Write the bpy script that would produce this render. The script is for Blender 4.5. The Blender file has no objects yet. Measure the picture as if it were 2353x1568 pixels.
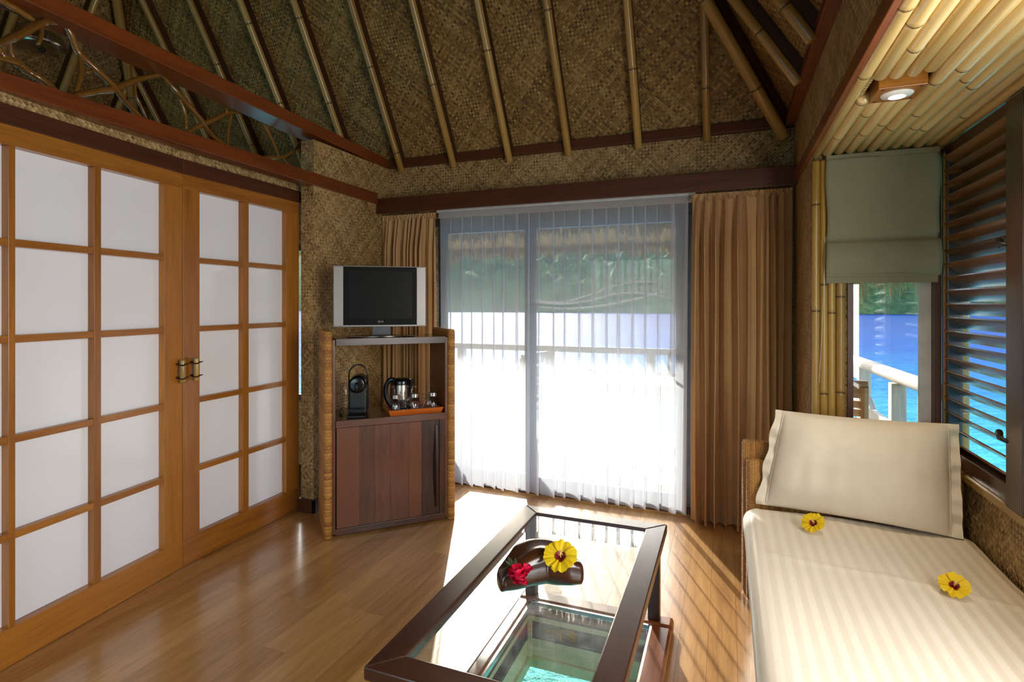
import bpy, math, random
from math import sin, cos, pi, radians, sqrt, atan2, tan
from mathutils import Vector, Matrix, noise
random.seed(7)
sc = bpy.context.scene
col = sc.collection

# ------------------------------------------------------------------ camera
W, H = 2353, 1568
FPX, CX, HY, CAMH, YAW = 1265.0, 1176.5, 698.0, 1.42, radians(21.3)
cd = bpy.data.cameras.new('camera')
cd.sensor_width = 36.0
cd.lens = FPX / W * 36.0
cd.shift_y = -(H / 2 - HY) / W
cd.clip_start = 0.02
cd.clip_end = 2000
cam = bpy.data.objects.new('camera', cd)
cam.location = (0, 0, CAMH)
cam.rotation_euler = (pi / 2, 0, YAW)
col.objects.link(cam)
sc.camera = cam

# ------------------------------------------------------------------ world, sun, exposure
SUN_EL, SUN_AZ = radians(25.0), radians(23.7)      # azimuth turned from +y towards -x
world = bpy.data.worlds.new('sky'); sc.world = world
world.use_nodes = True
wn = world.node_tree.nodes; wl = world.node_tree.links
wn.clear()
wo = wn.new('ShaderNodeOutputWorld'); wb = wn.new('ShaderNodeBackground')
wsky = wn.new('ShaderNodeTexSky')
wsky.sky_type = 'NISHITA'; wsky.sun_disc = False
wsky.sun_elevation = SUN_EL; wsky.sun_rotation = -SUN_AZ
wsky.air_density = 1.0; wsky.dust_density = 1.5; wsky.ozone_density = 1.0
wb.inputs['Strength'].default_value = 0.40
wl.new(wsky.outputs[0], wb.inputs['Color']); wl.new(wb.outputs[0], wo.inputs['Surface'])
sd = bpy.data.lights.new('sun', 'SUN'); sd.energy = 6.5; sd.angle = radians(0.6); sd.color = (1.0, 0.95, 0.86)
sun = bpy.data.objects.new('sun', sd)
SUNDIR = Vector((-sin(SUN_AZ) * cos(SUN_EL), cos(SUN_AZ) * cos(SUN_EL), sin(SUN_EL)))
sun.rotation_euler = SUNDIR.to_track_quat('Z', 'Y').to_euler()
sun.location = SUNDIR * 40
col.objects.link(sun)
# daylight of the nook's louvred window where it runs on past the picture's right edge
wd_l = bpy.data.lights.new('window_right_offscreen', 'AREA'); wd_l.shape = 'RECTANGLE'; wd_l.size = 1.30; wd_l.size_y = 1.28
wd_l.energy = 32.0; wd_l.color = (1.0, 0.97, 0.92)
wd_o = bpy.data.objects.new('window_right_offscreen', wd_l); col.objects.link(wd_o)
wd_o.location = (1.03, 0.92, 1.42); wd_o.rotation_euler = Vector((1, 0, 0)).to_track_quat('Z', 'Y').to_euler()
vs = sc.view_settings
vs.view_transform = 'Standard'; vs.look = 'None'; vs.gamma = 1.0; vs.use_curve_mapping = False
vs.exposure = 0.95
cy = sc.cycles
cy.max_bounces = 10; cy.diffuse_bounces = 5; cy.glossy_bounces = 4; cy.transmission_bounces = 8
cy.transparent_max_bounces = 24; cy.caustics_reflective = False; cy.caustics_refractive = False
cy.sample_clamp_indirect = 6.0
cy.use_denoising = True

# ------------------------------------------------------------------ pixel rays
RV = Vector((cos(YAW), sin(YAW), 0)); FV = Vector((-sin(YAW), cos(YAW), 0)); CAM = Vector((0, 0, CAMH))
def ray(u, v): return RV * ((u - CX) / FPX) + FV + Vector((0, 0, (HY - v) / FPX))
def onz(u, v, z): d = ray(u, v); return CAM + d * ((z - CAMH) / d.z)
def ony(u, v, y): d = ray(u, v); return CAM + d * (y / d.y)
def onx(u, v, x): d = ray(u, v); return CAM + d * (x / d.x)
def onpl(u, v, p, n): d = ray(u, v); return CAM + d * ((Vector(p) - CAM).dot(n) / d.dot(n))

# ------------------------------------------------------------------ mesh builder
class MB:
    def __init__(s): s.v = []; s.f = []; s.uv = []; s.ring = []
    def add(s, vs_, fs, uvs, ring=None):
        o = len(s.v); s.v += [tuple(p) for p in vs_]
        s.ring += (ring if ring else [0.0] * len(vs_))
        for f, u in zip(fs, uvs): s.f.append([o + i for i in f]); s.uv.append(u)
        return s
    def box(s, lo, hi, m=None):
        lo = Vector(lo); hi = Vector(hi); d = hi - lo
        P = [Vector((x, y, z)) for z in (lo.z, hi.z) for y in (lo.y, hi.y) for x in (lo.x, hi.x)]
        F = [(0, 2, 3, 1), (4, 5, 7, 6), (0, 1, 5, 4), (2, 6, 7, 3), (0, 4, 6, 2), (1, 3, 7, 5)]
        ax = max(range(3), key=lambda i: d[i]); off = random.random() * 3
        U = []
        for f in F:
            c = [P[i] for i in f]
            sp = [max(p[i] for p in c) - min(p[i] for p in c) for i in range(3)]
            flat = min(range(3), key=lambda i: sp[i])
            a, b = [i for i in range(3) if i != flat]
            if b == ax: a, b = b, a
            U.append([(p[a] + off, p[b] + off * .7) for p in c])
        if m is not None: P = [m @ p for p in P]
        return s.add(P, F, U)
    def cbox(s, c, size, rz=0.0, m=None):
        h = Vector(size) / 2
        M = Matrix.Translation(Vector(c)) @ Matrix.Rotation(rz, 4, 'Z')
        if m is not None: M = M @ m
        return s.box(-h, h, M)
    def tube(s, pts, rad, seg=10, caps=True, rings=None, sq=None):
        pts = [Vector(p) for p in pts]; n = len(pts)
        if not hasattr(rad, '__len__'): rad = [rad] * n
        V = []; UVr = []; L = 0.0
        prev = None; off = random.random() * 5
        for i, p in enumerate(pts):
            t = (pts[min(i + 1, n - 1)] - pts[max(i - 1, 0)])
            if t.length < 1e-9: t = Vector((0, 0, 1))
            t.normalize()
            if prev is None:
                a = Vector((0, 0, 1)) if abs(t.z) < .9 else Vector((1, 0, 0))
                nx = t.cross(a).normalized()
            else:
                nx = (prev - t * prev.dot(t)).normalized()
            prev = nx; ny = t.cross(nx)
            if i: L += (p - pts[i - 1]).length
            r = rad[i]
            for k in range(seg):
                a = 2 * pi * k / seg
                ra, rb = (r, r) if not isinstance(r, (tuple, list)) else r
                V.append(p + nx * (ra * cos(a)) + ny * (rb * sin(a)))
            UVr.append(L + off)
        rr = rad[0] if not isinstance(rad[0], (tuple, list)) else rad[0][0]
        F = []; U = []
        for i in range(n - 1):
            for k in range(seg):
                k2 = (k + 1) % seg
                F.append((i * seg + k, i * seg + k2, (i + 1) * seg + k2, (i + 1) * seg + k))
                c = 2 * pi * max(rr, .004) / seg
                U.append([(UVr[i], k * c), (UVr[i], (k + 1) * c), (UVr[i + 1], (k + 1) * c), (UVr[i + 1], k * c)])
        if caps:
            F.append(tuple(range(seg - 1, -1, -1))); U.append([(V[i][0], V[i][1]) for i in range(seg - 1, -1, -1)])
            F.append(tuple((n - 1) * seg + k for k in range(seg))); U.append([(V[(n - 1) * seg + k][0], V[(n - 1) * seg + k][1]) for k in range(seg)])
        R = None
        if rings is not None: R = [rings[i] for i in range(n) for _ in range(seg)]
        return s.add(V, F, U, R)
    def lathe(s, prof, seg=24, c=(0, 0, 0), caps=False):
        V = []; F = []; U = []; n = len(prof); c = Vector(c)
        for (r, z) in prof:
            for k in range(seg):
                a = 2 * pi * k / seg; V.append(c + Vector((r * cos(a), r * sin(a), z)))
        for i in range(n - 1):
            for k in range(seg):
                k2 = (k + 1) % seg
                F.append((i * seg + k, i * seg + k2, (i + 1) * seg + k2, (i + 1) * seg + k))
                U.append([(k / seg, prof[i][1]), ((k + 1) / seg, prof[i][1]), ((k + 1) / seg, prof[i + 1][1]), (k / seg, prof[i + 1][1])])
        if caps:
            F.append(tuple(range(seg - 1, -1, -1))); U.append([(0, 0)] * seg)
            F.append(tuple((n - 1) * seg + k for k in range(seg))); U.append([(0, 0)] * seg)
        return s.add(V, F, U)
    def grid(s, fn, nu, nv, us=1.0, vs_=1.0, flip=False):
        V = []; F = []; U = []
        for j in range(nv + 1):
            for i in range(nu + 1): V.append(fn(i / nu, j / nv))
        for j in range(nv):
            for i in range(nu):
                a = j * (nu + 1) + i; q = [a, a + 1, a + nu + 2, a + nu + 1]
                uv = [(i / nu * us, j / nv * vs_), ((i + 1) / nu * us, j / nv * vs_), ((i + 1) / nu * us, (j + 1) / nv * vs_), (i / nu * us, (j + 1) / nv * vs_)]
                if flip: q.reverse(); uv.reverse()
                F.append(q); U.append(uv)
        return s.add(V, F, U)
    def prism(s, poly, z0, z1, m=None):
        n = len(poly)
        V = [Vector((x, y, z0)) for x, y in poly] + [Vector((x, y, z1)) for x, y in poly]
        F = [tuple(range(n - 1, -1, -1)), tuple(range(n, 2 * n))]
        U = [[poly[i] for i in range(n - 1, -1, -1)], [poly[i] for i in range(n)]]
        for i in range(n):
            j = (i + 1) % n; F.append((i, j, n + j, n + i)); U.append([(0, z0), (.05, z0), (.05, z1), (0, z1)])
        if m is not None: V = [m @ p for p in V]
        return s.add(V, F, U)
    def build(s, name, mat, parent=None, loc=None, rz=None, smooth=False, bevel=0.0, mtx=None, solid=0.0, sub=0):
        me = bpy.data.meshes.new(name)
        me.from_pydata(s.v, [], s.f)
        uvl = me.uv_layers.new(name='UVMap')
        flat = []
        for u in s.uv:
            for p in u: flat += [p[0], p[1]]
        uvl.data.foreach_set('uv', flat)
        if any(s.ring):
            at = me.attributes.new('ring', 'FLOAT', 'POINT'); at.data.foreach_set('value', s.ring)
        if mat: me.materials.append(mat)
        if smooth: me.polygons.foreach_set('use_smooth', [True] * len(me.polygons))
        me.update()
        o = bpy.data.objects.new(name, me); col.objects.link(o)
        if parent: o.parent = parent
        if mtx is not None: o.matrix_local = mtx
        if loc is not None: o.location = loc
        if rz is not None: o.rotation_euler = (0, 0, rz)
        if solid:
            md = o.modifiers.new('thickness', 'SOLIDIFY'); md.thickness = solid; md.offset = 0
        if bevel:
            md = o.modifiers.new('edges', 'BEVEL'); md.width = bevel; md.segments = 2; md.limit_method = 'ANGLE'; md.angle_limit = radians(50)
        if sub:
            md = o.modifiers.new('smoothing', 'SUBSURF'); md.levels = sub; md.render_levels = sub
        return o
def tag(o, label, cat, group=None, kind=None):
    o['label'] = label; o['category'] = cat
    if group: o['group'] = group
    if kind: o['kind'] = kind
    return o
def empty(name, loc=(0, 0, 0), rz=0.0):
    o = bpy.data.objects.new(name, None); col.objects.link(o)
    o.location = loc; o.rotation_euler = (0, 0, rz); o.empty_display_size = .05
    return o
def copy_tree(o, parent=None):
    c = o.copy(); col.objects.link(c)
    c.parent = parent
    for ch in list(o.children): copy_tree(ch, c)
    return c
def smoothpath(pts, n=4):
    P = [Vector(p) for p in pts]; out = []
    for i in range(len(P) - 1):
        a = P[max(i - 1, 0)]; b = P[i]; c = P[i + 1]; d = P[min(i + 2, len(P) - 1)]
        for k in range(n):
            t = k / n
            out.append(.5 * ((2 * b) + (c - a) * t + (2 * a - 5 * b + 4 * c - d) * t * t + (3 * b - a - 3 * c + d) * t ** 3))
    out.append(P[-1]); return out

# ------------------------------------------------------------------ materials
def newmat(name):
    m = bpy.data.materials.new(name); m.use_nodes = True
    nt = m.node_tree
    return m, nt, nt.nodes['Principled BSDF'], nt.nodes['Material Output']
def srgb(r, g, b):
    f = lambda c: (c / 255 / 12.92) if c / 255 <= .04045 else ((c / 255 + .055) / 1.055) ** 2.4
    return (f(r), f(g), f(b), 1)
class NT:
    def __init__(s, nt): s.nt = nt
    def n(s, t, **k):
        x = s.nt.nodes.new(t)
        for a, b in k.items(): setattr(x, a, b)
        return x
    def l(s, a, b): s.nt.links.new(a, b)
    def val(s, inp, v):
        if hasattr(v, 'is_linked') or hasattr(v, 'links'): s.l(v, inp)
        else: inp.default_value = v
    def math(s, op, a, b=0.0, c=None):
        x = s.n('ShaderNodeMath', operation=op); s.val(x.inputs[0], a); s.val(x.inputs[1], b)
        if c is not None: s.val(x.inputs[2], c)
        return x.outputs[0]
    def mix(s, f, a, b):
        x = s.n('ShaderNodeMix', data_type='RGBA'); s.val(x.inputs[0], f); s.val(x.inputs[6], a); s.val(x.inputs[7], b); return x.outputs[2]
    def ramp(s, f, stops):
        x = s.n('ShaderNodeValToRGB'); s.l(f, x.inputs[0]); e = x.color_ramp.elements
        while len(e) < len(stops): e.new(.5)
        for k, (p, c) in enumerate(stops): e[k].position = p; e[k].color = c if len(c) == 4 else (*c, 1)
        return x.outputs[0]
    def uv(s, scale=(1, 1, 1), rot=0.0, src='UV'):
        t = s.n('ShaderNodeTexCoord'); mp = s.n('ShaderNodeMapping')
        s.l(t.outputs[src], mp.inputs[0]); mp.inputs['Scale'].default_value = scale; mp.inputs['Rotation'].default_value = (0, 0, rot)
        return mp.outputs[0]
    def noise(s, vec, scale, detail=3, rough=.55, dist=0.0):
        x = s.n('ShaderNodeTexNoise'); s.l(vec, x.inputs['Vector']); x.inputs['Scale'].default_value = scale
        x.inputs['Detail'].default_value = detail; x.inputs['Roughness'].default_value = rough; x.inputs['Distortion'].default_value = dist
        return x.outputs[0]
    def bump(s, h, strength, dist, bsdf):
        x = s.n('ShaderNodeBump'); x.inputs['Strength'].default_value = strength; x.inputs['Distance'].default_value = dist
        s.l(h, x.inputs['Height']); s.l(x.outputs[0], bsdf.inputs['Normal'])

def wood(name, c1, c2, rough=.35, coat=0.0, gs=1.0, vary=.25, bump=.15, spec=.5):
    m, nt, b, o = newmat(name); N = NT(nt)
    v = N.uv((2.2 * gs, 38 * gs, 1)); v2 = N.uv((.9 * gs, 9 * gs, 1))
    g = N.noise(v, 3.0, 5, .6, .4); g2 = N.noise(v2, 2.2, 3, .5, .8)
    f = N.math('ADD', N.math('MULTIPLY', g, .55), N.math('MULTIPLY', g2, .55))
    oi = N.n('ShaderNodeObjectInfo')
    f = N.math('ADD', f, N.math('MULTIPLY', N.math('SUBTRACT', oi.outputs['Random'], .5), vary))
    c = N.ramp(f, [(.3, c1), (.75, c2)])
    N.l(c, b.inputs['Base Color']); b.inputs['Roughness'].default_value = rough
    b.inputs['Coat Weight'].default_value = coat; b.inputs['Coat Roughness'].default_value = .16
    b.inputs['Specular IOR Level'].default_value = spec
    N.bump(g, bump, .002, b)
    return m
def weave(name, c_dark, c_mid, c_light, cell=.016, rough=.5, bump=.6, contrast=1.0):
    m, nt, b, o = newmat(name); N = NT(nt)
    v = N.uv((1 / cell, 1 / cell, 1), pi / 4)
    sx = N.n('ShaderNodeSeparateXYZ'); N.l(v, sx.inputs[0]); x, y = sx.outputs[0], sx.outputs[1]
    fx = N.math('FLOOR', x); fy = N.math('FLOOR', y)
    # twill: warp is on top where (fx+fy) mod 2 == 0, with shifts so that patches change direction
    patch = N.noise(N.uv((1, 1, 1)), 1.6, 1)
    chk = N.math('FLOORED_MODULO', N.math('ADD', fx, N.math('ADD', fy, N.math('FLOOR', N.math('MULTIPLY', patch, 3.0)))), 2.0)
    def wn1(a, k):
        w = N.n('ShaderNodeTexWhiteNoise', noise_dimensions='1D'); N.l(N.math('ADD', a, k), w.inputs['W']); return w.outputs[0]
    def wn2(a, c, k):
        cb = N.n('ShaderNodeCombineXYZ'); N.l(a, cb.inputs[0]); N.l(c, cb.inputs[1]); cb.inputs[2].default_value = k
        w = N.n('ShaderNodeTexWhiteNoise', noise_dimensions='3D'); N.l(cb.outputs[0], w.inputs['Vector']); return w.outputs[0]
    warp = wn1(fx, 3.7); weft = wn1(fy, 91.3)
    strip = N.math('ADD', N.math('MULTIPLY', warp, N.math('SUBTRACT', 1.0, chk)), N.math('MULTIPLY', weft, chk))
    cellr = wn2(fx, fy, 2.0)
    dx = N.math('SUBTRACT', N.math('FRACT', x), .5); dy = N.math('SUBTRACT', N.math('FRACT', y), .5)
    # roundness across the strand on top and dip at the ends
    hx = N.math('COSINE', N.math('MULTIPLY', dx, pi)); hy = N.math('COSINE', N.math('MULTIPLY', dy, pi))
    along = N.math('ADD', N.math('MULTIPLY', hy, N.math('SUBTRACT', 1.0, chk)), N.math('MULTIPLY', hx, chk))
    across = N.math('ADD', N.math('MULTIPLY', hx, N.math('SUBTRACT', 1.0, chk)), N.math('MULTIPLY', hy, chk))
    h = N.math('MULTIPLY', N.math('POWER', along, .7), N.math('POWER', across, .3))
    big = N.noise(N.uv((1, 1, 1)), 2.3, 3, .6)
    t = N.math('ADD', N.math('MULTIPLY', strip, .42), N.math('MULTIPLY', cellr, .34))
    t = N.math('ADD', t, N.math('MULTIPLY', N.math('SUBTRACT', big, .5), .35))
    t = N.math('ADD', t, N.math('MULTIPLY', chk, .12))
    c = N.ramp(t, [(.08, c_dark), (.45, c_mid), (.95, c_light)])
    N.l(c, b.inputs['Base Color'])
    b.inputs['Roughness'].default_value = rough; b.inputs['Specular IOR Level'].default_value = .4
    N.bump(h, bump, cell * .35, b)
    return m
def bamboo(name, c1, c2, ringc, rough=.3):
    m, nt, b, o = newmat(name); N = NT(nt)
    g = N.noise(N.uv((1.2, 26, 1)), 2.0, 4); sp = N.noise(N.uv((6, 6, 1)), 5.0, 3)
    oi = N.n('ShaderNodeObjectInfo')
    f = N.math('ADD', N.math('MULTIPLY', g, .8), N.math('MULTIPLY', N.math('SUBTRACT', oi.outputs['Random'], .5), .45))
    c = N.ramp(f, [(.2, c1), (.72, c2)])
    at = N.n('ShaderNodeAttribute', attribute_name='ring')
    spots = N.ramp(sp, [(.68, (0, 0, 0, 1)), (.78, (.5, .5, .5, 1))])
    c = N.mix(spots, c, ringc)
    c = N.mix(at.outputs['Fac'], c, ringc)
    N.l(c, b.inputs['Base Color']); b.inputs['Roughness'].default_value = rough
    b.inputs['Coat Weight'].default_value = .3; b.inputs['Coat Roughness'].default_value = .15
    N.bump(g, .08, .002, b)
    return m
def plain(name, c, rough=.5, metal=0.0, spec=.5, noise_amt=.06, coat=0.0):
    m, nt, b, o = newmat(name); N = NT(nt)
    n_ = N.noise(N.uv((1, 1, 1), src='Object'), 14.0, 3)
    d = tuple(max(0, x * (1 - noise_amt * 2)) for x in c[:3]) + (1,); u = tuple(min(1, x * (1 + noise_amt * 2)) for x in c[:3]) + (1,)
    N.l(N.ramp(n_, [(.3, d), (.7, u)]), b.inputs['Base Color'])
    b.inputs['Roughness'].default_value = rough; b.inputs['Metallic'].default_value = metal
    b.inputs['Specular IOR Level'].default_value = spec; b.inputs['Coat Weight'].default_value = coat
    return m
def cloth(name, c, rough=.85, trans=0.0, sheen=.2, bump=.1, scale=900):
    m, nt, b, o = newmat(name); N = NT(nt)
    w = N.noise(N.uv((1, 1, 1), src='Object'), 5.0, 4)
    d = tuple(x * .88 for x in c[:3]) + (1,)
    N.l(N.ramp(w, [(.3, d), (.7, c)]), b.inputs['Base Color']); b.inputs['Roughness'].default_value = rough
    b.inputs['Sheen Weight'].default_value = sheen; b.inputs['Specular IOR Level'].default_value = .25
    f = N.noise(N.uv((1, 1, 1), src='Object'), 60.0, 3); N.bump(f, bump, .003, b)
    if trans:
        t = N.n('ShaderNodeBsdfTranslucent'); t.inputs['Color'].default_value = c
        mx = N.n('ShaderNodeMixShader'); mx.inputs[0].default_value = trans
        N.l(b.outputs[0], mx.inputs[1]); N.l(t.outputs[0], mx.inputs[2]); N.l(mx.outputs[0], o.inputs['Surface'])
    return m
def thinglass(name, tint=(1, 1, 1, 1), refl=1.0, rough=.0, dirt=0.0):
    m, nt, b, o = newmat(name); N = NT(nt); nt.nodes.remove(b)
    t = N.n('ShaderNodeBsdfTransparent'); t.inputs['Color'].default_value = tint
    g = N.n('ShaderNodeBsdfGlossy'); g.inputs['Roughness'].default_value = rough; g.inputs['Color'].default_value = (1, 1, 1, 1)
    fr = N.n('ShaderNodeLayerWeight'); fr.inputs['Blend'].default_value = .5
    sch = N.math('MULTIPLY_ADD', N.math('POWER', fr.outputs['Facing'], 5.0), .96, .04)
    mx = N.n('ShaderNodeMixShader'); N.l(N.math('MINIMUM', N.math('MULTIPLY', sch, refl), 1.0), mx.inputs[0])
    N.l(t.outputs[0], mx.inputs[1]); N.l(g.outputs[0], mx.inputs[2])
    out = mx.outputs[0]
    if dirt:
        d = N.n('ShaderNodeBsdfDiffuse'); d.inputs['Color'].default_value = (.75, .78, .76, 1)
        s1 = N.noise(N.uv((1, 1, 1), src='Object'), 9.0, 5, .7)
        s2 = N.noise(N.uv((5, 160, 1), .55, src='Object'), 1.0, 3, .7)
        fm = N.math('MULTIPLY', N.math('ADD', N.ramp(s1, [(.4, (0, 0, 0, 1)), (.8, (1, 1, 1, 1))]), N.ramp(s2, [(.55, (0, 0, 0, 1)), (.75, (1, 1, 1, 1))])), dirt)
        m2 = N.n('ShaderNodeMixShader'); N.l(fm, m2.inputs[0]); N.l(out, m2.inputs[1]); N.l(d.outputs[0], m2.inputs[2]); out = m2.outputs[0]
    N.l(out, o.inputs['Surface'])
    return m
def wicker(name, c1, c2, pu=.012, pv=.02, rough=.45):
    m, nt, b, o = newmat(name); N = NT(nt)
    v = N.uv((1 / pv, 1 / pu, 1)); sx = N.n('ShaderNodeSeparateXYZ'); N.l(v, sx.inputs[0])
    row = N.math('FLOOR', sx.outputs[0])
    yy = N.math('ADD', sx.outputs[1], N.math('MULTIPLY', row, .5))
    hx = N.math('ABSOLUTE', N.math('SINE', N.math('MULTIPLY', sx.outputs[0], pi)))
    hy = N.math('ADD', .5, N.math('MULTIPLY', .5, N.math('SINE', N.math('MULTIPLY', yy, 2 * pi))))
    h = N.math('MULTIPLY', N.math('POWER', hx, .6), N.math('ADD', .35, N.math('MULTIPLY', hy, .65)))
    big = N.noise(N.uv((1, 1, 1)), 6, 3)
    wn_ = N.n('ShaderNodeTexWhiteNoise', noise_dimensions='1D'); N.l(row, wn_.inputs['W'])
    f = N.math('ADD', N.math('MULTIPLY', wn_.outputs[0], .45), N.math('MULTIPLY', big, .6))
    N.l(N.ramp(f, [(.15, c1), (.7, c2)]), b.inputs['Base Color']); b.inputs['Roughness'].default_value = rough
    N.bump(h, .9, .005, b)
    return m

M = {}
M['floor'] = wood('honey_floor_wood', srgb(160, 110, 56), srgb(206, 158, 96), .3, .75, 1.3, .3, .06)
M['teak'] = wood('orange_teak', srgb(136, 80, 26), srgb(182, 118, 44), .33, .25, .8, .2, .08)
M['redwood'] = wood('reddish_beam_wood', srgb(92, 42, 16), srgb(132, 66, 26), .3, .3, .8, .2, .08)
M['darkred'] = wood('dark_red_wood', srgb(60, 28, 12), srgb(94, 48, 22), .42, .08, .8, .2, .08)
M['darkwood'] = wood('dark_rafter_wood', srgb(46, 24, 12), srgb(78, 44, 22), .5, 0, .8, .2, .1)
M['table'] = wood('dark_table_wood', srgb(40, 20, 13), srgb(70, 38, 26), .28, .35, .8, .15, .06)
M['cabinet'] = wood('walnut_cabinet_wood', srgb(44, 20, 10), srgb(108, 60, 34), .38, .15, 1.2, .7, .1)
M['tray'] = wood('orange_tray_wood', srgb(176, 82, 22), srgb(204, 106, 36), .35, .2, 1, .1, .05)
M['kerb'] = wood('reddish_kerb_wood', srgb(96, 48, 20), srgb(144, 80, 38), .25, .4, .8, .15, .06)
M['shaft'] = wood('pale_well_wood', srgb(196, 172, 118), srgb(226, 208, 158), .5, 0, .6, .3, .05)
M['louvre'] = wood('glossy_louvre_wood', srgb(74, 38, 14), srgb(132, 82, 34), .22, .5, .8, .5, .04)
M['deck'] = wood('pale_deck_wood', srgb(160, 150, 138), srgb(192, 184, 172), .7, 0, .8, .3, .15)
M['greywood'] = wood('weathered_white_wood', srgb(158, 152, 144), srgb(196, 190, 182), .7, 0, .8, .3, .15)
M['chairwood'] = wood('weathered_brown_wood', srgb(120, 88, 58), srgb(176, 140, 100), .6, 0, .8, .3, .15)
M['weave'] = weave('woven_pandanus_wall', srgb(112, 84, 44), srgb(168, 134, 84), srgb(212, 182, 130), .016, .45, .6)
M['weave_roof'] = weave('woven_pandanus_roof', srgb(84, 58, 24), srgb(142, 106, 54), srgb(196, 162, 102), .017, .5, .55)
M['bamboo'] = bamboo('golden_bamboo', srgb(156, 116, 54), srgb(200, 160, 92), srgb(70, 40, 18))
M['bamboo_pale'] = bamboo('polished_pale_bamboo', srgb(206, 172, 108), srgb(238, 212, 154), srgb(84, 50, 24), .2)
M['bamboo_olive'] = bamboo('olive_bamboo', srgb(146, 112, 48), srgb(186, 150, 76), srgb(84, 52, 22), .3)
M['branch'] = wood('varnished_branch', srgb(86, 54, 18), srgb(140, 94, 36), .2, .5, 1, .2, .1)
M['sheet'] = None
M['blind'] = cloth('sage_blind_fabric', srgb(156, 150, 124), .8, .12, .1, .06)
M['drape'] = cloth('tan_drape_fabric', srgb(216, 174, 122), .75, .18, .15, .05)
M['pillow'] = cloth('white_pillow_cotton', srgb(228, 217, 198), .8, 0, .1, .05)
M['wicker'] = wicker('amber_wicker', srgb(136, 84, 32), srgb(196, 138, 66))
M['wicker_fine'] = wicker('fine_bed_wicker', srgb(136, 88, 38), srgb(190, 138, 74), .007, .012)
M['acrylic'] = plain('milky_acrylic', srgb(243, 245, 252), .09, 0, .5, .0)
M['alu'] = plain('dark_aluminium', srgb(96, 98, 104), .35, .6)
M['whiteframe'] = plain('white_painted_frame', srgb(206, 206, 206), .4, 0, .5, .05)
M['silver'] = plain('silver_plastic', srgb(176, 172, 170), .35, .35, .5, .01)
M['black'] = plain('gloss_black_plastic', srgb(16, 16, 18), .2, 0, .5, .02)
M['blackmatt'] = plain('matt_black_plastic', srgb(22, 22, 24), .5, 0, .5, .04)
M['screen'] = plain('dark_screen', srgb(16, 17, 18), .38, 0, .18, .0)
M['steel'] = plain('brushed_steel', srgb(190, 180, 172), .22, 1.0, .5, .02)
M['bezel'] = plain('satin_black_bezel', srgb(12, 12, 13), .5, 0, .15, .0)
M['logo'] = plain('pale_logo_print', srgb(190, 180, 165), .5)
M['glass'] = thinglass('window_glass', (.97, .99, .98, 1), .9)
M['tableglass'] = thinglass('scratched_table_glass', (.965, .985, .975, 1), 1.6, 0, .10)
M['hatchglass'] = thinglass('wet_hatch_glass', (.97, .985, .975, 1), .8, 0, .08)
M['glassware'] = thinglass('drinking_glass', (.95, .96, .96, 1), 2.2, .02)
M['whitelamp'] = plain('white_lamp_ring', srgb(226, 224, 216), .4)
M['rope'] = plain('dark_rope', srgb(58, 36, 20), .8, 0, .3, .3)
M['water_glow_rail'] = plain('painted_water_glow_rail', srgb(176, 190, 128), .5)  # green light off the water is put into this rail's colour
M['leaf'] = plain('dark_green_leaf', srgb(52, 66, 40), .5)
M['bowl'] = wood('carved_dark_bowl_wood', srgb(38, 18, 10), srgb(80, 44, 24), .2, .5, .8, .1, .06)
def emis(name, c, s):
    m, nt, b, o = newmat(name); N = NT(nt); nt.nodes.remove(b)
    e = N.n('ShaderNodeEmission'); e.inputs[0].default_value = c; e.inputs[1].default_value = s
    N.l(e.outputs[0], o.inputs['Surface']); return m
M['bulb'] = emis('lit_downlight_bulb', (1, .86, .66, 1), 12.0)
def sheer_mat():
    m, nt, b, o = newmat('white_sheer_voile'); N = NT(nt); nt.nodes.remove(b)
    t = N.n('ShaderNodeBsdfTransparent')
    d = N.n('ShaderNodeBsdfDiffuse'); d.inputs[0].default_value = srgb(236, 238, 246)
    tr = N.n('ShaderNodeBsdfTranslucent'); tr.inputs[0].default_value = srgb(230, 234, 244)
    m1 = N.n('ShaderNodeMixShader'); m1.inputs[0].default_value = .55
    N.l(d.outputs[0], m1.inputs[1]); N.l(tr.outputs[0], m1.inputs[2])
    m2 = N.n('ShaderNodeMixShader')
    lw = N.n('ShaderNodeLayerWeight'); lw.inputs['Blend'].default_value = .35     # threads close up where the cloth turns edge-on
    f = N.math('MULTIPLY_ADD', lw.outputs['Facing'], .42, .40)
    th = N.noise(N.uv((400, 6, 1)), 1.0, 2); f = N.math('ADD', f, N.math('MULTIPLY', N.math('SUBTRACT', th, .5), .12))
    N.l(f, m2.inputs[0])
    N.l(t.outputs[0], m2.inputs[1]); N.l(m1.outputs[0], m2.inputs[2]); N.l(m2.outputs[0], o.inputs['Surface'])
    return m
M['sheer'] = sheer_mat()
def sheet_mat():
    m, nt, b, o = newmat('white_satin_stripe_sheet'); N = NT(nt)
    sx = N.n('ShaderNodeSeparateXYZ'); N.l(N.uv((1, 1, 1)), sx.inputs[0])
    st = N.math('GREATER_THAN', N.math('FRACT', N.math('MULTIPLY', sx.outputs[0], 1 / .042)), .5)
    N.l(N.mix(st, srgb(224, 214, 197), srgb(232, 224, 209)), b.inputs['Base Color'])
    N.l(N.math('MULTIPLY_ADD', st, .22, .45), b.inputs['Roughness'])
    b.inputs['Sheen Weight'].default_value = .1
    w = N.noise(N.uv((1, 1, 1)), 7, 4); N.bump(w, .25, .01, b)
    return m
M['sheet'] = sheet_mat()
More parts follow.
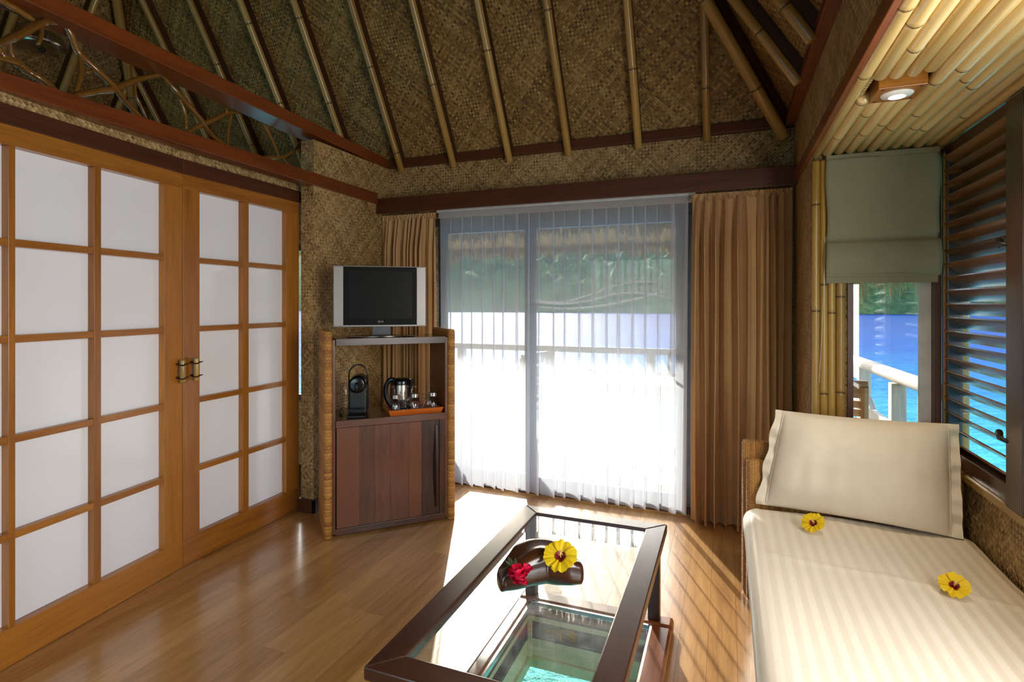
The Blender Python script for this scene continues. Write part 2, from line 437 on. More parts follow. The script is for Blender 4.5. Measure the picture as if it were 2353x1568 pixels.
def petal_mat(name, c, inner):
    m, nt, b, o = newmat(name); N = NT(nt)
    sx = N.n('ShaderNodeSeparateXYZ'); N.l(N.uv((1, 1, 1)), sx.inputs[0])
    c_ = N.ramp(sx.outputs[1], [(.30, inner), (.40, c)])
    N.l(c_, b.inputs['Base Color']); b.inputs['Roughness'].default_value = .5
    v = N.noise(N.uv((30, 2, 1)), 1.5, 3); N.bump(v, .4, .003, b)
    t = N.n('ShaderNodeBsdfTranslucent'); N.l(c_, t.inputs['Color'])
    mx = N.n('ShaderNodeMixShader'); mx.inputs[0].default_value = .3
    N.l(b.outputs[0], mx.inputs[1]); N.l(t.outputs[0], mx.inputs[2]); N.l(mx.outputs[0], o.inputs['Surface'])
    return m
M['petal_y'] = petal_mat('yellow_petal', srgb(240, 206, 24), srgb(120, 8, 20))
M['petal_p'] = petal_mat('magenta_petal', srgb(226, 20, 74), srgb(190, 8, 60))
M['stamen'] = plain('pale_stamen', srgb(236, 206, 120), .7)
M['redcore'] = plain('crimson_flower_core', srgb(150, 10, 24), .6)
def sea_mat():
    m, nt, b, o = newmat('lagoon_water'); N = NT(nt)
    t = N.n('ShaderNodeTexCoord'); ln = N.n('ShaderNodeVectorMath', operation='LENGTH'); N.l(t.outputs['Object'], ln.inputs[0])
    big = N.noise(t.outputs['Object'], .08, 3)
    d = N.math('ADD', ln.outputs['Value'], N.math('MULTIPLY', N.math('SUBTRACT', big, .5), 16.0))
    c = N.ramp(N.math('DIVIDE', d, 120.0), [(.06, srgb(70, 160, 150)), (.13, srgb(48, 138, 150)), (.24, srgb(20, 96, 140)), (.45, srgb(10, 66, 128)), (.9, srgb(14, 58, 116))])
    N.l(c, b.inputs['Base Color']); b.inputs['Roughness'].default_value = .6
    b.inputs['Specular IOR Level'].default_value = .02
    mp = N.uv((1, 1.6, 1), src='Object'); w1 = N.noise(mp, 1.1, 6, .65); w2 = N.noise(mp, .25, 3)
    N.bump(N.math('ADD', w1, w2), .8, .30, b)
    gl_ = N.n('ShaderNodeBsdfGlossy'); gl_.inputs['Roughness'].default_value = .10; gl_.inputs['Color'].default_value = (1, 1, 1, 1)
    N.l(b.inputs['Normal'].links[0].from_socket, gl_.inputs['Normal'])
    mx = N.n('ShaderNodeMixShader'); mx.inputs[0].default_value = .018
    N.l(b.outputs[0], mx.inputs[1]); N.l(gl_.outputs[0], mx.inputs[2]); N.l(mx.outputs[0], o.inputs['Surface'])
    return m
M['sea'] = sea_mat()
def hill_mat():
    m, nt, b, o = newmat('wooded_hillside'); N = NT(nt)
    t = N.n('ShaderNodeTexCoord'); g = N.noise(t.outputs['Object'], .35, 5, .7); g2 = N.noise(t.outputs['Object'], .05, 3)
    f = N.math('ADD', N.math('MULTIPLY', g, .7), N.math('MULTIPLY', g2, .4))
    N.l(N.ramp(f, [(.35, srgb(34, 58, 34)), (.55, srgb(74, 104, 56)), (.75, srgb(126, 150, 84))]), b.inputs['Base Color'])
    b.inputs['Roughness'].default_value = .9; N.bump(g, 1.0, 3.0, b); return m
M['hill'] = hill_mat()
def thatch_mat():
    m, nt, b, o = newmat('dry_palm_thatch'); N = NT(nt)
    g = N.noise(N.uv((60, 3, 1)), 1.0, 4, .6); g2 = N.noise(N.uv((1, 1, 1)), 3.0, 3)
    N.l(N.ramp(N.math('ADD', N.math('MULTIPLY', g, .7), N.math('MULTIPLY', g2, .3)), [(.3, srgb(128, 104, 70)), (.7, srgb(208, 186, 140))]), b.inputs['Base Color'])
    b.inputs['Roughness'].default_value = .85; N.bump(g, .8, .01, b); return m
M['thatch'] = thatch_mat()

# ================================================================== STRUCTURE
XL, XS, XR, XA = -5.5, -2.61, 0.397, 0.955     # outer left, partition stub, right wall, alcove louvre wall
YB, YR, YA = 3.90, -2.0, 3.15                  # back, rear, alcove end wall
ZE = 2.56                                      # eaves height
SHX0, SHX1, SHY0, SHY1 = -.84, -.305, 1.36, 2.365   # floor hatch opening

def bamboo_rod(mb, p0, p1, r, seed, seg=12, node=None, first=None, taper=.0):
    rn = random.Random(seed); p0 = Vector(p0); p1 = Vector(p1); L = (p1 - p0).length; d = (p1 - p0) / L
    node = node or .34
    s = first if first is not None else rn.uniform(.05, node)
    P = [0.0]; R = [r * .9]; G = [0.0]; P.append(.006); R.append(r); G.append(0.0)
    while s < L - .03:
        k = 1 - taper * s / L
        if s > .03:
            for ds, dr, g in ((-.02, 1.0, 0), (-.007, 1.05, .05), (-.0022, 1.0, .9), (.0022, 1.0, .9), (.007, 1.07, .1), (.022, 1.0, 0)):
                P.append(s + ds); R.append(r * dr * k); G.append(g)
        s += node * rn.uniform(.85, 1.2)
    P += [L - .006, L]; R += [r * (1 - taper), r * .9 * (1 - taper)]; G += [0.0, 0.0]
    bend = Vector((rn.uniform(-1, 1), rn.uniform(-1, 1), 0)) * .002
    mb.tube([p0 + d * q + bend * sin(pi * q / L) for q in P], R, seg, True, G)
    return mb

# ---- floor
floor = MB()
for (x0, x1, y0, y1) in ((XL, SHX0, YR, 4.05), (SHX1, 1.05, YR, 4.05), (SHX0, SHX1, YR, SHY0), (SHX0, SHX1, SHY1, 4.05)):
    floor.box((x0, y0, -.10), (x1, y1, -.022))
floor = floor.build('floor', M['darkwood'])
tag(floor, 'honey-coloured timber plank floor of the lounge', 'floor', kind='structure')
PW = .114; x = XS - .2 - .114 * 1; k = 0
rn = random.Random(3)
def plank(x0, x1, y0, y1):
    if x1 - x0 < .008 or y1 - y0 < .02: return
    MB().box((x0 + .0004, y0 + .0004, -.02), (x1 - .0004, y1 - .0004, 0)).build('plank', M['floor'], floor)
while x < 1.0:
    x0, x1 = x, min(x + PW, 1.03); cuts = sorted(rn.sample([-1.4, -.9, .2, .75, 1.3, 1.75, 2.05, 2.2, 2.75, 3.2, 3.5], 2))
    ys = [YR] + [c + rn.uniform(-.1, .1) for c in cuts] + [3.97]
    for a, b_ in zip(ys[:-1], ys[1:]):
        if x1 <= SHX0 or x0 >= SHX1 or b_ <= SHY0 or a >= SHY1: plank(x0, x1, a, b_); continue
        plank(x0, min(x1, SHX0), a, b_) if x0 < SHX0 else None
        plank(max(x0, SHX1), x1, a, b_) if x1 > SHX1 else None
        cx0, cx1 = max(x0, SHX0), min(x1, SHX1)
        if a < SHY0: plank(cx0, cx1, a, min(b_, SHY0))
        if b_ > SHY1: plank(cx0, cx1, max(a, SHY1), b_)
    x += PW

# ---- walls
def sbox(name, label, cat, mat, boxes, bevel=0.0, kind='structure'):
    m = MB()
    for b_ in boxes: m.box(*b_)
    return tag(m.build(name, mat, bevel=bevel), label, cat, kind=kind)
DX0, DX1, DZ = -2.20, -.20, 2.10         # sliding door opening
BWX0, BWX1, BWZ0, BWZ1 = -4.3, -2.95, .55, 1.95
sbox('wall_back', 'woven pandanus wall above and beside the sliding glass door', 'wall', M['weave'], [
    ((DX0, YB, DZ), (DX1, YB + .12, ZE + .1)), ((BWX1, YB, -.02), (DX0, YB + .12, ZE + .1)), ((DX1, YB, -.02), (XR + .1, YB + .12, ZE + .1)),
    ((XL - .12, YB, -.02), (BWX0, YB + .12, ZE + .1)), ((BWX0, YB, -.02), (BWX1, YB + .12, BWZ0)), ((BWX0, YB, BWZ1), (BWX1, YB + .12, ZE + .1))])
sbox('wall_partition', 'short woven wall pier between white panel doors and drapes', 'wall', M['weave'], [((XS - .107, 2.99, 0), (XS, YB, 2.535)), ((XS - .30, 3.26, 0), (XS - .10, 3.36, 2.2))])  # second box is an added, unseen pilaster blocking sun through the door gap
sbox('wall_right', 'woven wall over the bamboo soffit and beside the window nook', 'wall', M['weave'], [
    ((XR, YA, -.02), (XR + .1, YB, ZE)), ((XR, YR, 2.17), (XR + .06, YA, ZE)), ((XR, YR, -.02), (XR + .1, .2, 2.17))])
sbox('wall_nook', 'end wall of the window nook around the small window', 'wall', M['weave'], [
    ((XR + .1, YA, -.02), (.556, YA + .1, 2.3)), ((.556, YA, -.02), (XA + .08, YA + .1, .70)), ((.556, YA, 2.12), (XA + .08, YA + .1, 2.3))])
sbox('wall_bench', 'low woven wall under the louvred window behind the daybed', 'wall', M['weave'], [
    ((XA, .2, -.02), (XA + .08, YA, .675)), ((XA, .1, -.02), (XA + .08, .2, 2.3)), ((XR + .1, .1, -.02), (XA, .2, 2.3))])
sbox('wall_left', 'woven outer wall of the bedroom behind the panel doors', 'wall', M['weave'], [
    ((XL - .12, YR, -.02), (XL, -.6, ZE)), ((XL - .12, 2.2, -.02), (XL, YB, ZE)), ((XL - .12, -.6, -.02), (XL, 2.2, .5)), ((XL - .12, -.6, 2.1), (XL, 2.2, ZE))])
sbox('wall_rear', 'woven wall behind the viewer with wide openings added to let in skylight', 'wall', M['weave'], [  # openings are out of view, added so skylight reaches the lounge
    ((XL - .12, YR - .12, -.02), (-4.6, YR, ZE)), ((-3.2, YR - .12, -.02), (-2.4, YR, ZE)), ((-.1, YR - .12, -.02), (XR + .1, YR, ZE)),
    ((-4.6, YR - .12, 2.15), (-3.2, YR, ZE)), ((-2.4, YR - .12, 2.2), (-.1, YR, ZE)), ((-4.6, YR - .12, -.02), (-3.2, YR, .5))])
# bedroom window frame
wf = empty('window_3', (0, 0, 0)); tag(wf, 'bedroom window seen through the gap beside the panel door', 'window', kind='structure')
MB().box((BWX0, YB + .03, BWZ0), (BWX0 + .05, YB + .08, BWZ1)).box((BWX1 - .05, YB + .03, BWZ0), (BWX1, YB + .08, BWZ1)).box((BWX0, YB + .03, BWZ0), (BWX1, YB + .08, BWZ0 + .05)).box((BWX0, YB + .03, BWZ1 - .05), (BWX1, YB + .08, BWZ1)).build('window_frame', M['darkwood'], wf)
MB().box((BWX0 + .05, YB + .05, BWZ0 + .05), (BWX1 - .05, YB + .056, BWZ1 - .05)).build('pane', M['glass'], wf)

# baseboards
sbox('baseboard_partition', 'dark baseboard around the foot of the woven pier', 'baseboard', M['darkred'], [((XS - .12, 2.97, 0), (XS + .015, 2.99, .09)), ((XS, 2.97, 0), (XS + .015, YB, .09))], .002)

# ---- ceiling: four woven slopes with bamboo rafters
AL = math.atan(1.6); cA, sA = cos(AL), sin(AL)
LX = XR - XL; LY = YB - YR
MT = {}
def slope(name, label, O, A, S, L, run):
    N_ = Vector(A).cross(Vector(S))
    mt = Matrix(((A[0], S[0], N_.x, O[0]), (A[1], S[1], N_.y, O[1]), (A[2], S[2], N_.z, O[2]), (0, 0, 0, 1)))
    hgt = run / cA
    mb = MB(); ex = .0
    mb.add([(0, 0, 0), (L, 0, 0), (L / 2, hgt, 0), (0, 0, -.08), (L, 0, -.08), (L / 2, hgt, -.08)], [(0, 1, 2), (5, 4, 3), (0, 3, 4, 1), (1, 4, 5, 2), (2, 5, 3, 0)],
           [[(0, 0), (L, 0), (L / 2, hgt)], [(0, 0), (L, 0), (L / 2, hgt)], [(0, 0)] * 4, [(0, 0)] * 4, [(0, 0)] * 4])
    o = mb.build(name, M['weave_roof'], mtx=mt)
    tag(o, label, 'ceiling', kind='structure'); MT[o.name] = mt; return o, hgt
roofB, HB = slope('ceiling', 'steep woven roof slope with bamboo rafters above the sliding door', (XL, YB, ZE), (1, 0, 0), (0, -cA, sA), LX, LY / 2)
roofR, HR = slope('ceiling', 'steep woven roof slope above the bamboo-lined window nook', (XR, YB, ZE), (0, -1, 0), (-cA, 0, sA), LY, LX / 2)
roofL, HL = slope('ceiling', 'steep woven roof slope over the bedroom beyond the branch fretwork', (XL, YR, ZE), (0, 1, 0), (cA, 0, sA), LY, LX / 2)
roofF, HF = slope('ceiling', 'steep woven roof slope behind the viewer', (XR, YR, ZE), (-1, 0, 0), (0, cA, sA), LX, LY / 2)
def rafter(roof, a, L, hgt, seed, r=.026, s0=-.035, first=None, wide=True):
    s1 = hgt * min(a, L - a) / (L / 2) - .05
    if s1 < .15: return
    if wide: MB().box((a - .022, .03, .0), (a + .022, s1, .05)).build('wood_rafter', M['darkwood'], roof)
    p = MB(); bamboo_rod(p, (a, s0, .072), (a, s1, .072), r, seed, 14, .62, first); p.build('bamboo_rafter', M['bamboo'], roof, smooth=True)
ends = [(919.6, 387.6, 96), (1039, 368, 180), (1168, 347, 232), (1304, 336, 268), (1466, 315, 165), (1624, 298, 85)]
firsts = [.16, .62, .78, .95, .52, .34]
xs = []
for i, (u, v, _) in enumerate(ends):
    xx = ony(u, v, YB - .07).x; xs.append(xx); rafter(roofB, xx - XL, LX, HB, 10 + i, first=firsts[i])
stp = (xs[-1] - xs[0]) / 5
for k in range(1, 8): rafter(roofB, xs[0] - stp * k - XL, LX, HB, 30 + k)
for i, (u, v) in enumerate(((1831, 200), (1862, 117))):
    yy = onx(u, v, XR - .07).y; rafter(roofR, YB - yy, LY, HR, 50 + i, s0=.0)
for k in range(3, 9): rafter(roofR, YB - (3.25 - .42 * k), LY, HR, 60 + k, s0=0)
for k in range(12): rafter(roofL, .45 + k * .44, LY, HL, 80 + k)
# hip poles in the roof corners
def hip(base, d, seed, name='hip_rafter'):
    base = Vector(base); d = Vector(d).normalized(); inn = Vector((-d.x, -d.y, 0)); inn = Vector((d.x, d.y, 0)).normalized()
    off = (inn * .7 + Vector((0, 0, -.5))) * .15
    m = MB(); bamboo_rod(m, base + off - d * .03, base + off + d * 5.0, .036, seed, 14, .55); return m, inn
for base, d, sd_, par in (((XR, YB, ZE), (-1, -1, 1.6), 5, roofB), ((XL, YB, ZE), (1, -1, 1.6), 6, roofL)):
    inv = MT[par.name].inverted()
    m, inn = hip(base, d, sd_)
    m.v = [tuple(inv @ Vector(p)) for p in m.v]
    m.build('hip_rafter', M['bamboo'], par, smooth=True)
    dd = Vector(d).normalized(); b0 = Vector(base)
    q = Vector((inn.y, -inn.x, 0)); up = dd.cross(q).normalized()
    if up.z > 0: up = -up; q = -q
    mt = Matrix.Translation(b0) @ Matrix(((q.x, up.x, dd.x, 0), (q.y, up.y, dd.y, 0), (q.z, up.z, dd.z, 0), (0, 0, 0, 1)))
    MB().box((-.024, 0, .05), (.024, .075, 5.0), inv @ mt).build('hip_board', M['darkred'], par)

# ---- beams, cornices and trims
sbox('trim_1', 'dark cornice along the foot of the roof above the sliding door', 'cornice', M['darkred'], [((XS, YB - .05, 2.535), (XR, YB, 2.60))], .003)
sbox('trim_2', 'two-board cornice above the woven wall beside the nook', 'cornice', M['redwood'], [((XR - .055, YR, 2.535), (XR, YB - .05, 2.585)), ((XR - .03, YR, 2.585), (XR, YB - .05, 2.63))], .003)
sbox('trim_3', 'reddish-brown pelmet board above the sheer curtains', 'pelmet', M['darkred'], [((XS + .005, 3.70, 2.135), (XR - .005, 3.725, 2.255)), ((XS + .005, 3.725, 2.235), (XR - .005, YB, 2.255))], .003)
sbox('trim_4', 'orange-brown trim board along the edge of the bamboo soffit', 'trim', M['redwood'], [((XR - .02, YR, 2.155), (XR, YB - .16, 2.21))], .003)
# partition plan line with its slight kink
PA, PB_, PC = Vector((-2.52, .62, 0)), Vector((-2.724, 2.114, 0)), Vector((-2.757, 3.03, 0))
def seg_frame(a, b):
    d = (b - a); L = d.length; d.normalize(); n = Vector((d.y, -d.x, 0))   # n points into the lounge
    if n.x < 0: n = -n
    return Matrix(((d.x, n.x, 0, a.x), (d.y, n.y, 0, a.y), (0, 0, 1, 0), (0, 0, 0, 1))), L
F1, L1 = seg_frame(PA, PB_); F2, L2 = seg_frame(PB_, PC)
# local x along the wall (towards the back wall), local y out into the lounge
def along(name, label, cat, mat, y0, y1, z0, z1, bevel=.003):
    m = MB().box((0, y0, z0), (L1, y1, z1), F1).box((0, y0, z0), (L2, y1, z1), F2)
    return tag(m.build(name, mat, bevel=bevel), label, cat, kind='structure')
along('trim_5', 'dark red header board above the white panel doors', 'header', M['darkred'], -.06, .004, 2.118, 2.198)
along('trim_6', 'thin woven strip between door header and fretwork sill', 'trim', M['weave'], -.05, -.012, 2.198, 2.25)
m = MB().add([Vector(p) for p in ((-2.675, .55, 2.25), (-2.59, .55, 2.25), (-2.59, 3.70, 2.212), (-2.675, 2.985, 2.22), (-2.675, .55, 2.315), (-2.59, .55, 2.315), (-2.59, 3.70, 2.300), (-2.675, 2.985, 2.303), (-2.61, 3.70, 2.212), (-2.61, 2.985, 2.22), (-2.61, 3.70, 2.300), (-2.61, 2.985, 2.303))],
    [(0, 3, 9, 8, 2, 1), (4, 5, 6, 10, 11, 7), (1, 2, 6, 5), (2, 8, 10, 6), (8, 9, 11, 10), (9, 3, 7, 11), (3, 0, 4, 7), (0, 1, 5, 4)],
    [[(.55, 0), (2.98, 0), (2.98, .06), (3.7, .06), (3.7, .08), (.55, .08)]] + [[(.55, 0), (.55, .08), (3.7, .08), (3.7, .06), (2.98, .06), (2.98, 0)]] + [[(.55, .1), (3.7, .1), (3.7, .18), (.55, .18)]] + [[(0, 0)] * 4] * 5)
tag(m.build('trim_7', M['redwood'], bevel=.003), 'orange-brown sill board under the branch fretwork running onto the pier', 'trim', kind='structure')
# upper beam over the fretwork
b0, b1 = Vector((-2.575, .55, 2.645)), Vector((-2.60, YB - .04, 2.53))
d = (b1 - b0); L = d.length; d.normalize(); n = Vector((d.y, -d.x, 0)).normalized(); up = d.cross(n); up = up if up.z > 0 else -up
BM = Matrix(((d.x, n.x, up.x, b0.x), (d.y, n.y, up.y, b0.y), (d.z, n.z, up.z, b0.z), (0, 0, 0, 1)))
tag(MB().box((0, -.16, 0), (L, 0.0, .08), BM).build('trim_8', M['redwood'], bevel=.004), 'glossy red-brown beam above the branch fretwork', 'beam', kind='structure')
sbox('wall_closet', 'woven partition continuing beside the panel doors', 'wall', M['weave'], [((-2.62, YR, 0), (-2.53, .62, 2.55))])

# ---- panel doors
def panel_door(name, label, F, x0, x1, colx, stile, handle_x, hz):
    e = empty(name); e.matrix_world = F; tag(e, label, 'door', kind='structure')
    zb, zt, z0, z1 = .15, 2.04, .003, 2.118
    T = .036
    for (a, b_) in stile: MB().box((a, -T, z0), (b_, 0, z1)).build('stile', M['teak'], e, bevel=.002)
    MB().box((x0, -T, zt), (x1, .002, z1)).build('rail', M['teak'], e, bevel=.002)
    MB().box((x0, -T, z0), (x1, .002, zb)).build('rail', M['teak'], e, bevel=.002)
    zs = [.506, .885, 1.28, 1.66]; tt = .015
    gx0, gx1 = colx[0][0], colx[-1][1]
    for (a, b_), (c, d_) in zip(colx[:-1], colx[1:]): MB().box((b_, -.0378, zb), (c, -.001, zt)).build('mullion', M['teak'], e, bevel=.0015)
    for a, b_ in colx:
        for z in zs: MB().box((a - .001, -.0376, z - tt), (b_ + .001, -.004, z + tt)).build('glazing_bar', M['teak'], e, bevel=.0015)
        zz = [zb] + zs + [zt]
        for q in range(5):
            MB().box((a - .012, -.046, zz[q]), (b_ + .012, -.038, zz[q + 1])).build('pane', M['acrylic'], e)
    h = MB(); bamboo_rod(h, (handle_x, .034, hz - .062), (handle_x, .034, hz + .062), .0155, 4, 14, .3, .5)
    h = h.build('handle', M['bamboo_olive'], e, smooth=True)
    for dz in (-.036, .036):
        r_ = MB().tube([(handle_x + .018 * cos(a), .026 + .024 * sin(a), hz + dz + .004 * sin(2 * a)) for a in [2 * pi * k / 16 for k in range(17)]], .0042, 6, False)
        r_.tube([(handle_x + .016, .04, hz + dz), (handle_x + .03, .045, hz + dz + .004)], .003, 5)
        r_.tube([(handle_x, .002, hz + dz), (handle_x, .03, hz + dz)], .006, 8)
        r_.build('rope_binding', M['rope'], h, smooth=True)
    return e
def loc1(u): p = onpl(u, 698, PA, F1.col[1].xyz); return (p - PA).dot(F1.col[0].xyz)
def loc2(u): p = onpl(u, 698, PB_, F2.col[1].xyz); return (p - PB_).dot(F2.col[0].xyz)
m1 = [loc1(u) for u in (20, 36, 217, 233, 378)]
panel_door('door_1', 'wide teak-framed door with white panels, its bamboo handle with a frayed binding', F1, m1[0] - .45, L1 - .001,
           [(m1[0] - .34, m1[0]), (m1[1], m1[2]), (m1[3], m1[4])], [(m1[0] - .45, m1[0] - .34), (m1[4], L1 - .001)], loc1(408), (1.42 - (852 - 698) / FPX * 2.95))
MB().box((L1 - .03, -.058, .02), (L1 + .03, -.040, 2.10)).build('sun_stop_strip', M['teak'], bpy.data.objects['door_1'])  # unseen strip added behind the joint to stop sun leaking between the doors
m2 = [loc2(u) for u in (459, 559, 572, 658, 687)]
panel_door('door_2', 'narrower teak-framed door with white panels next to the woven pier', F2, .001, m2[4],
           [(m2[0], m2[1]), (m2[2], m2[3])], [(.001, m2[0]), (m2[3], m2[4])], loc2(441), (1.42 - (849 - 698) / FPX * 3.0))

# ---- branch fretwork
FO = Vector((-2.66, 1.2, 2.31)); fr = empty('branch_fretwork', FO); tag(fr, 'open fretwork of varnished crooked branches between sill board and beam', 'fretwork')
FP, FN = Vector((-2.645, 1.259, 0)), Vector((.9934, .1148, 0))
def fp(u, v): return onpl(u, v, FP, FN) - FO
BR = [
 (.0135, [(-40, 115), (0, 99.5), (38, 82), (86, 57), (107, 50), (139, 50)]), (.007, [(99.5, 60), (94, 84), (86, 103)]), (.010, [(-30, -20), (6, 0), (50, 27), (86, 50)]),
 (.0115, [(139, 44), (162.6, 82), (183.6, 118.6), (216, 158.8), (258, 199), (287, 233.4), (350, 300)]), (.006, [(216, 160), (206, 166), (200, 165)]),
 (.0085, [(184, 116), (189.4, 153), (183.6, 191), (175, 220)]), (.0125, [(150, 236), (160, 226), (191, 216), (229.6, 208.5), (258, 206), (287, 194), (315.6, 183.6), (368, 171)]),
 (.0065, [(311.8, 190), (308, 220), (321, 246.8), (338, 282)]), (.0125, [(-30, 86), (0, 115), (15, 132), (42, 145), (67, 162.6), (99.5, 187.5), (150, 230)]),
 (.009, [(-30, 124), (0, 134), (42, 148)]), (.007, [(18, 95), (30.6, 122.4), (42, 143)]),
 (.011, [(368, 172), (387.6, 190.6), (413.4, 223), (462, 274.5), (487.7, 307), (517, 336), (542, 366)]), (.0065, [(414, 226), (428, 258.4), (429.6, 298)]),
 (.012, [(400, 322), (410, 316.5), (452, 294), (500.6, 271.3), (529.7, 258.4), (584, 255)]), (.0065, [(518.4, 260), (523, 236), (521, 218)]),
 (.0075, [(533, 262), (526.5, 300.4), (522, 345)]), (.010, [(588, 254), (613.7, 300.4), (643, 358)]),
 (.0095, [(566, 378), (580, 372), (613.7, 361.8), (646, 361.8), (678.3, 342.4), (701, 312)]), (.0075, [(646, 361), (671.8, 384.4), (694, 412)])]
rn = random.Random(11)
for r, pts in BR:
    P = smoothpath([fp(*p) + Vector((rn.uniform(-.012, .012), 0, 0)) for p in pts], 5)
    n_ = len(P)
    MB().tube(P, [r * 1.2 * (1.12 - .3 * abs(2 * i / (n_ - 1) - 1) + .08 * sin(i * 1.7)) for i in range(n_)], 10).build('branch', M['branch'], fr, smooth=True)
gm = MB().add([FP - FO + Vector((-.05, 0, 0)) + Vector(p) for p in ((.075, -.65, 2.30), (-.06, .52, 2.30), (-.06, .52, 2.60), (.075, -.65, 2.65))], [(0, 1, 2, 3)], [[(0, 0), (1, 0), (1, 1), (0, 1)]])
gm = gm.build('pane', thinglass('faint_fretwork_glass', (.97, .97, .96, 1), .7), fr, solid=.006)

# ---- bamboo soffit over the nook
sof = sbox('ceiling', 'soffit of polished bamboo canes over the window nook', 'ceiling', M['darkwood'], [((XR, .2, 2.20), (XA + .08, YA + .1, 2.25))])
us = [1876, 1893, 1912, 1935, 1960, 1983, 2005, 2033, 2062, 2092, 2124, 2152]
NP = 12; cw = (XA - XR - .0) / NP
BX0, BX1, BY0, BY1 = .478, .622, 2.19, 2.335     # downlight box footprint
fn = [1.02, .30, .60, .31, .42, .37, .52, .30, .26, 1.3, .42, .9, .5]
for k in range(NP):
    xc = XR + cw * (k + .5); r = cw * .5 * rn.uniform(.97, 1.04); zc = 2.175 + rn.uniform(-.004, .004)
    yend = YA - .03 - rn.uniform(0, .03)
    def cane(y0, y1, first=None, sd_=0):
        q = MB(); bamboo_rod(q, (xc, y0, zc), (xc, y1, zc), r, 200 + k + sd_, 14, .52, first); q.build('bamboo_cane', M['bamboo_pale'], sof, smooth=True)
    if xc + r * .6 > BX0 and xc - r * .6 < BX1:
        cane(yend, BY1 - .01, fn[k]); cane(BY0 - .06 - rn.uniform(0, .015), .25, None, 40)
    else: cane(yend, .25, fn[k])
# downlight
dl = empty('downlight', ((BX0 + BX1) / 2, (BY0 + BY1) / 2, 2.158)); tag(dl, 'round white downlight in a square wooden box among the bamboo canes', 'downlight')
MB().box((-.07, -.073, -.012), (.07, .073, .075)).build('housing', M['teak'], dl, bevel=.002)
MB().lathe([(.026, -.022), (.030, -.020), (.046, -.017), (.049, -.0125)], 32).build('ring', M['whitelamp'], dl, smooth=True)
MB().lathe([(.0001, -.0135), (.026, -.0135)], 24).build('bulb', M['bulb'], dl)
MB().lathe([(.0262, -.0225), (.0262, -.0125), (.030, -.0125)], 24).build('collar', M['alu'], dl)
for sx_ in (-1, 1):
    for sy_ in (-1, 1): MB().lathe([(.0001, -.0135), (.005, -.013), (.006, -.012)], 10, (sx_ * .055, sy_ * .058, 0)).build('screw', M['darkwood'], dl)
ld = bpy.data.lights.new('downlight_glow', 'SPOT'); ld.energy = 14; ld.color = (1, .82, .58); ld.spot_size = radians(110); ld.spot_blend = .8; ld.shadow_soft_size = .025
lo = bpy.data.objects.new('downlight_glow', ld); col.objects.link(lo); lo.parent = dl; lo.location = (0, 0, -.03)

# ---- nook window with bamboo jamb
w1 = empty('window_1', (.74, YA, .7)); tag(w1, 'small window above the pillow, half covered by the roman blind', 'window', kind='structure')
def wp(nm, lo, hi, mat, bv=.002): return MB().box(Vector(lo) - Vector((.74, YA, .7)), Vector(hi) - Vector((.74, YA, .7))).build(nm, mat, w1, bevel=bv)
wp('jamb', (.556, YA - .012, .70), (.582, YA + .06, 2.12), M['darkred'])
wp('window_frame', (.868, YA + .03, .70), (.912, YA + .07, 2.12), M['whiteframe'])
wp('jamb', (.912, YA - .012, .70), (.940, YA + .06, 2.14), M['darkred'])
wp('sill', (.556, YA - .02, .67), (.94, YA + .09, .70), M['darkred'])
wp('pane', (.582, YA + .045, .70), (.868, YA + .051, 2.12), M['glass'], 0)
for k, (xc, r) in enumerate(((.418, .019), (.453, .0175), (.487, .0175), (.527, .0215))):
    q = MB(); bamboo_rod(q, Vector((xc, YA - .018, .02)) - Vector((.74, YA, .7)), Vector((xc, YA - .018, 2.135)) - Vector((.74, YA, .7)), r, 300 + k, 14, .55, (.78, .95, .7, .96)[k]); q.build('bamboo_jamb', M['bamboo_olive'], w1, smooth=True)

# ---- roman blind
rb = empty('roman_blind', (.69, YA - .055, 2.13)); tag(rb, 'sage green fabric roman blind half drawn over the small window', 'blind')
def blind_y(x, z):      # z measured down from the head
    w = .004 * sin(7 * x + 3 * z) + .006 * noise.noise(Vector((x * 5, z * 5, 0)))
    if z > .40: w -= .026 * sin(pi * min(1, (z - .40) / .17)) ** .8
    return w
BWd, BHt = .462, .60
def bl(i, j):
    x = (i - .5) * (BWd + .008 * sin(j * 9)); z = j * .575
    y = blind_y(x, z)
    if abs(z - .394) < .012: y += .014
    return Vector((x, y, -z + .012 * (.5 - i) * 0))
MB().grid(bl, 26, 60).build('fabric', M['blind'], rb, smooth=True, solid=.003)
MB().box((-.231, .006, -.61), (.226, .012, -.55)).build('hem', M['blind'], rb, bevel=.002)
MB().box((-.229, -.004, -.578), (.231, .004, -.566)).build('fold_band', M['blind'], rb, bevel=.002)
MB().box((-.231, -.002, -.004), (.231, .03, .02)).build('head_rail', M['blind'], rb, bevel=.002)
MB().tube([(-.235, .01, -.38), (-.24, .0, -.6), (-.262, .0, -1.1)], .0012, 5).build('cord', M['whiteframe'], rb)

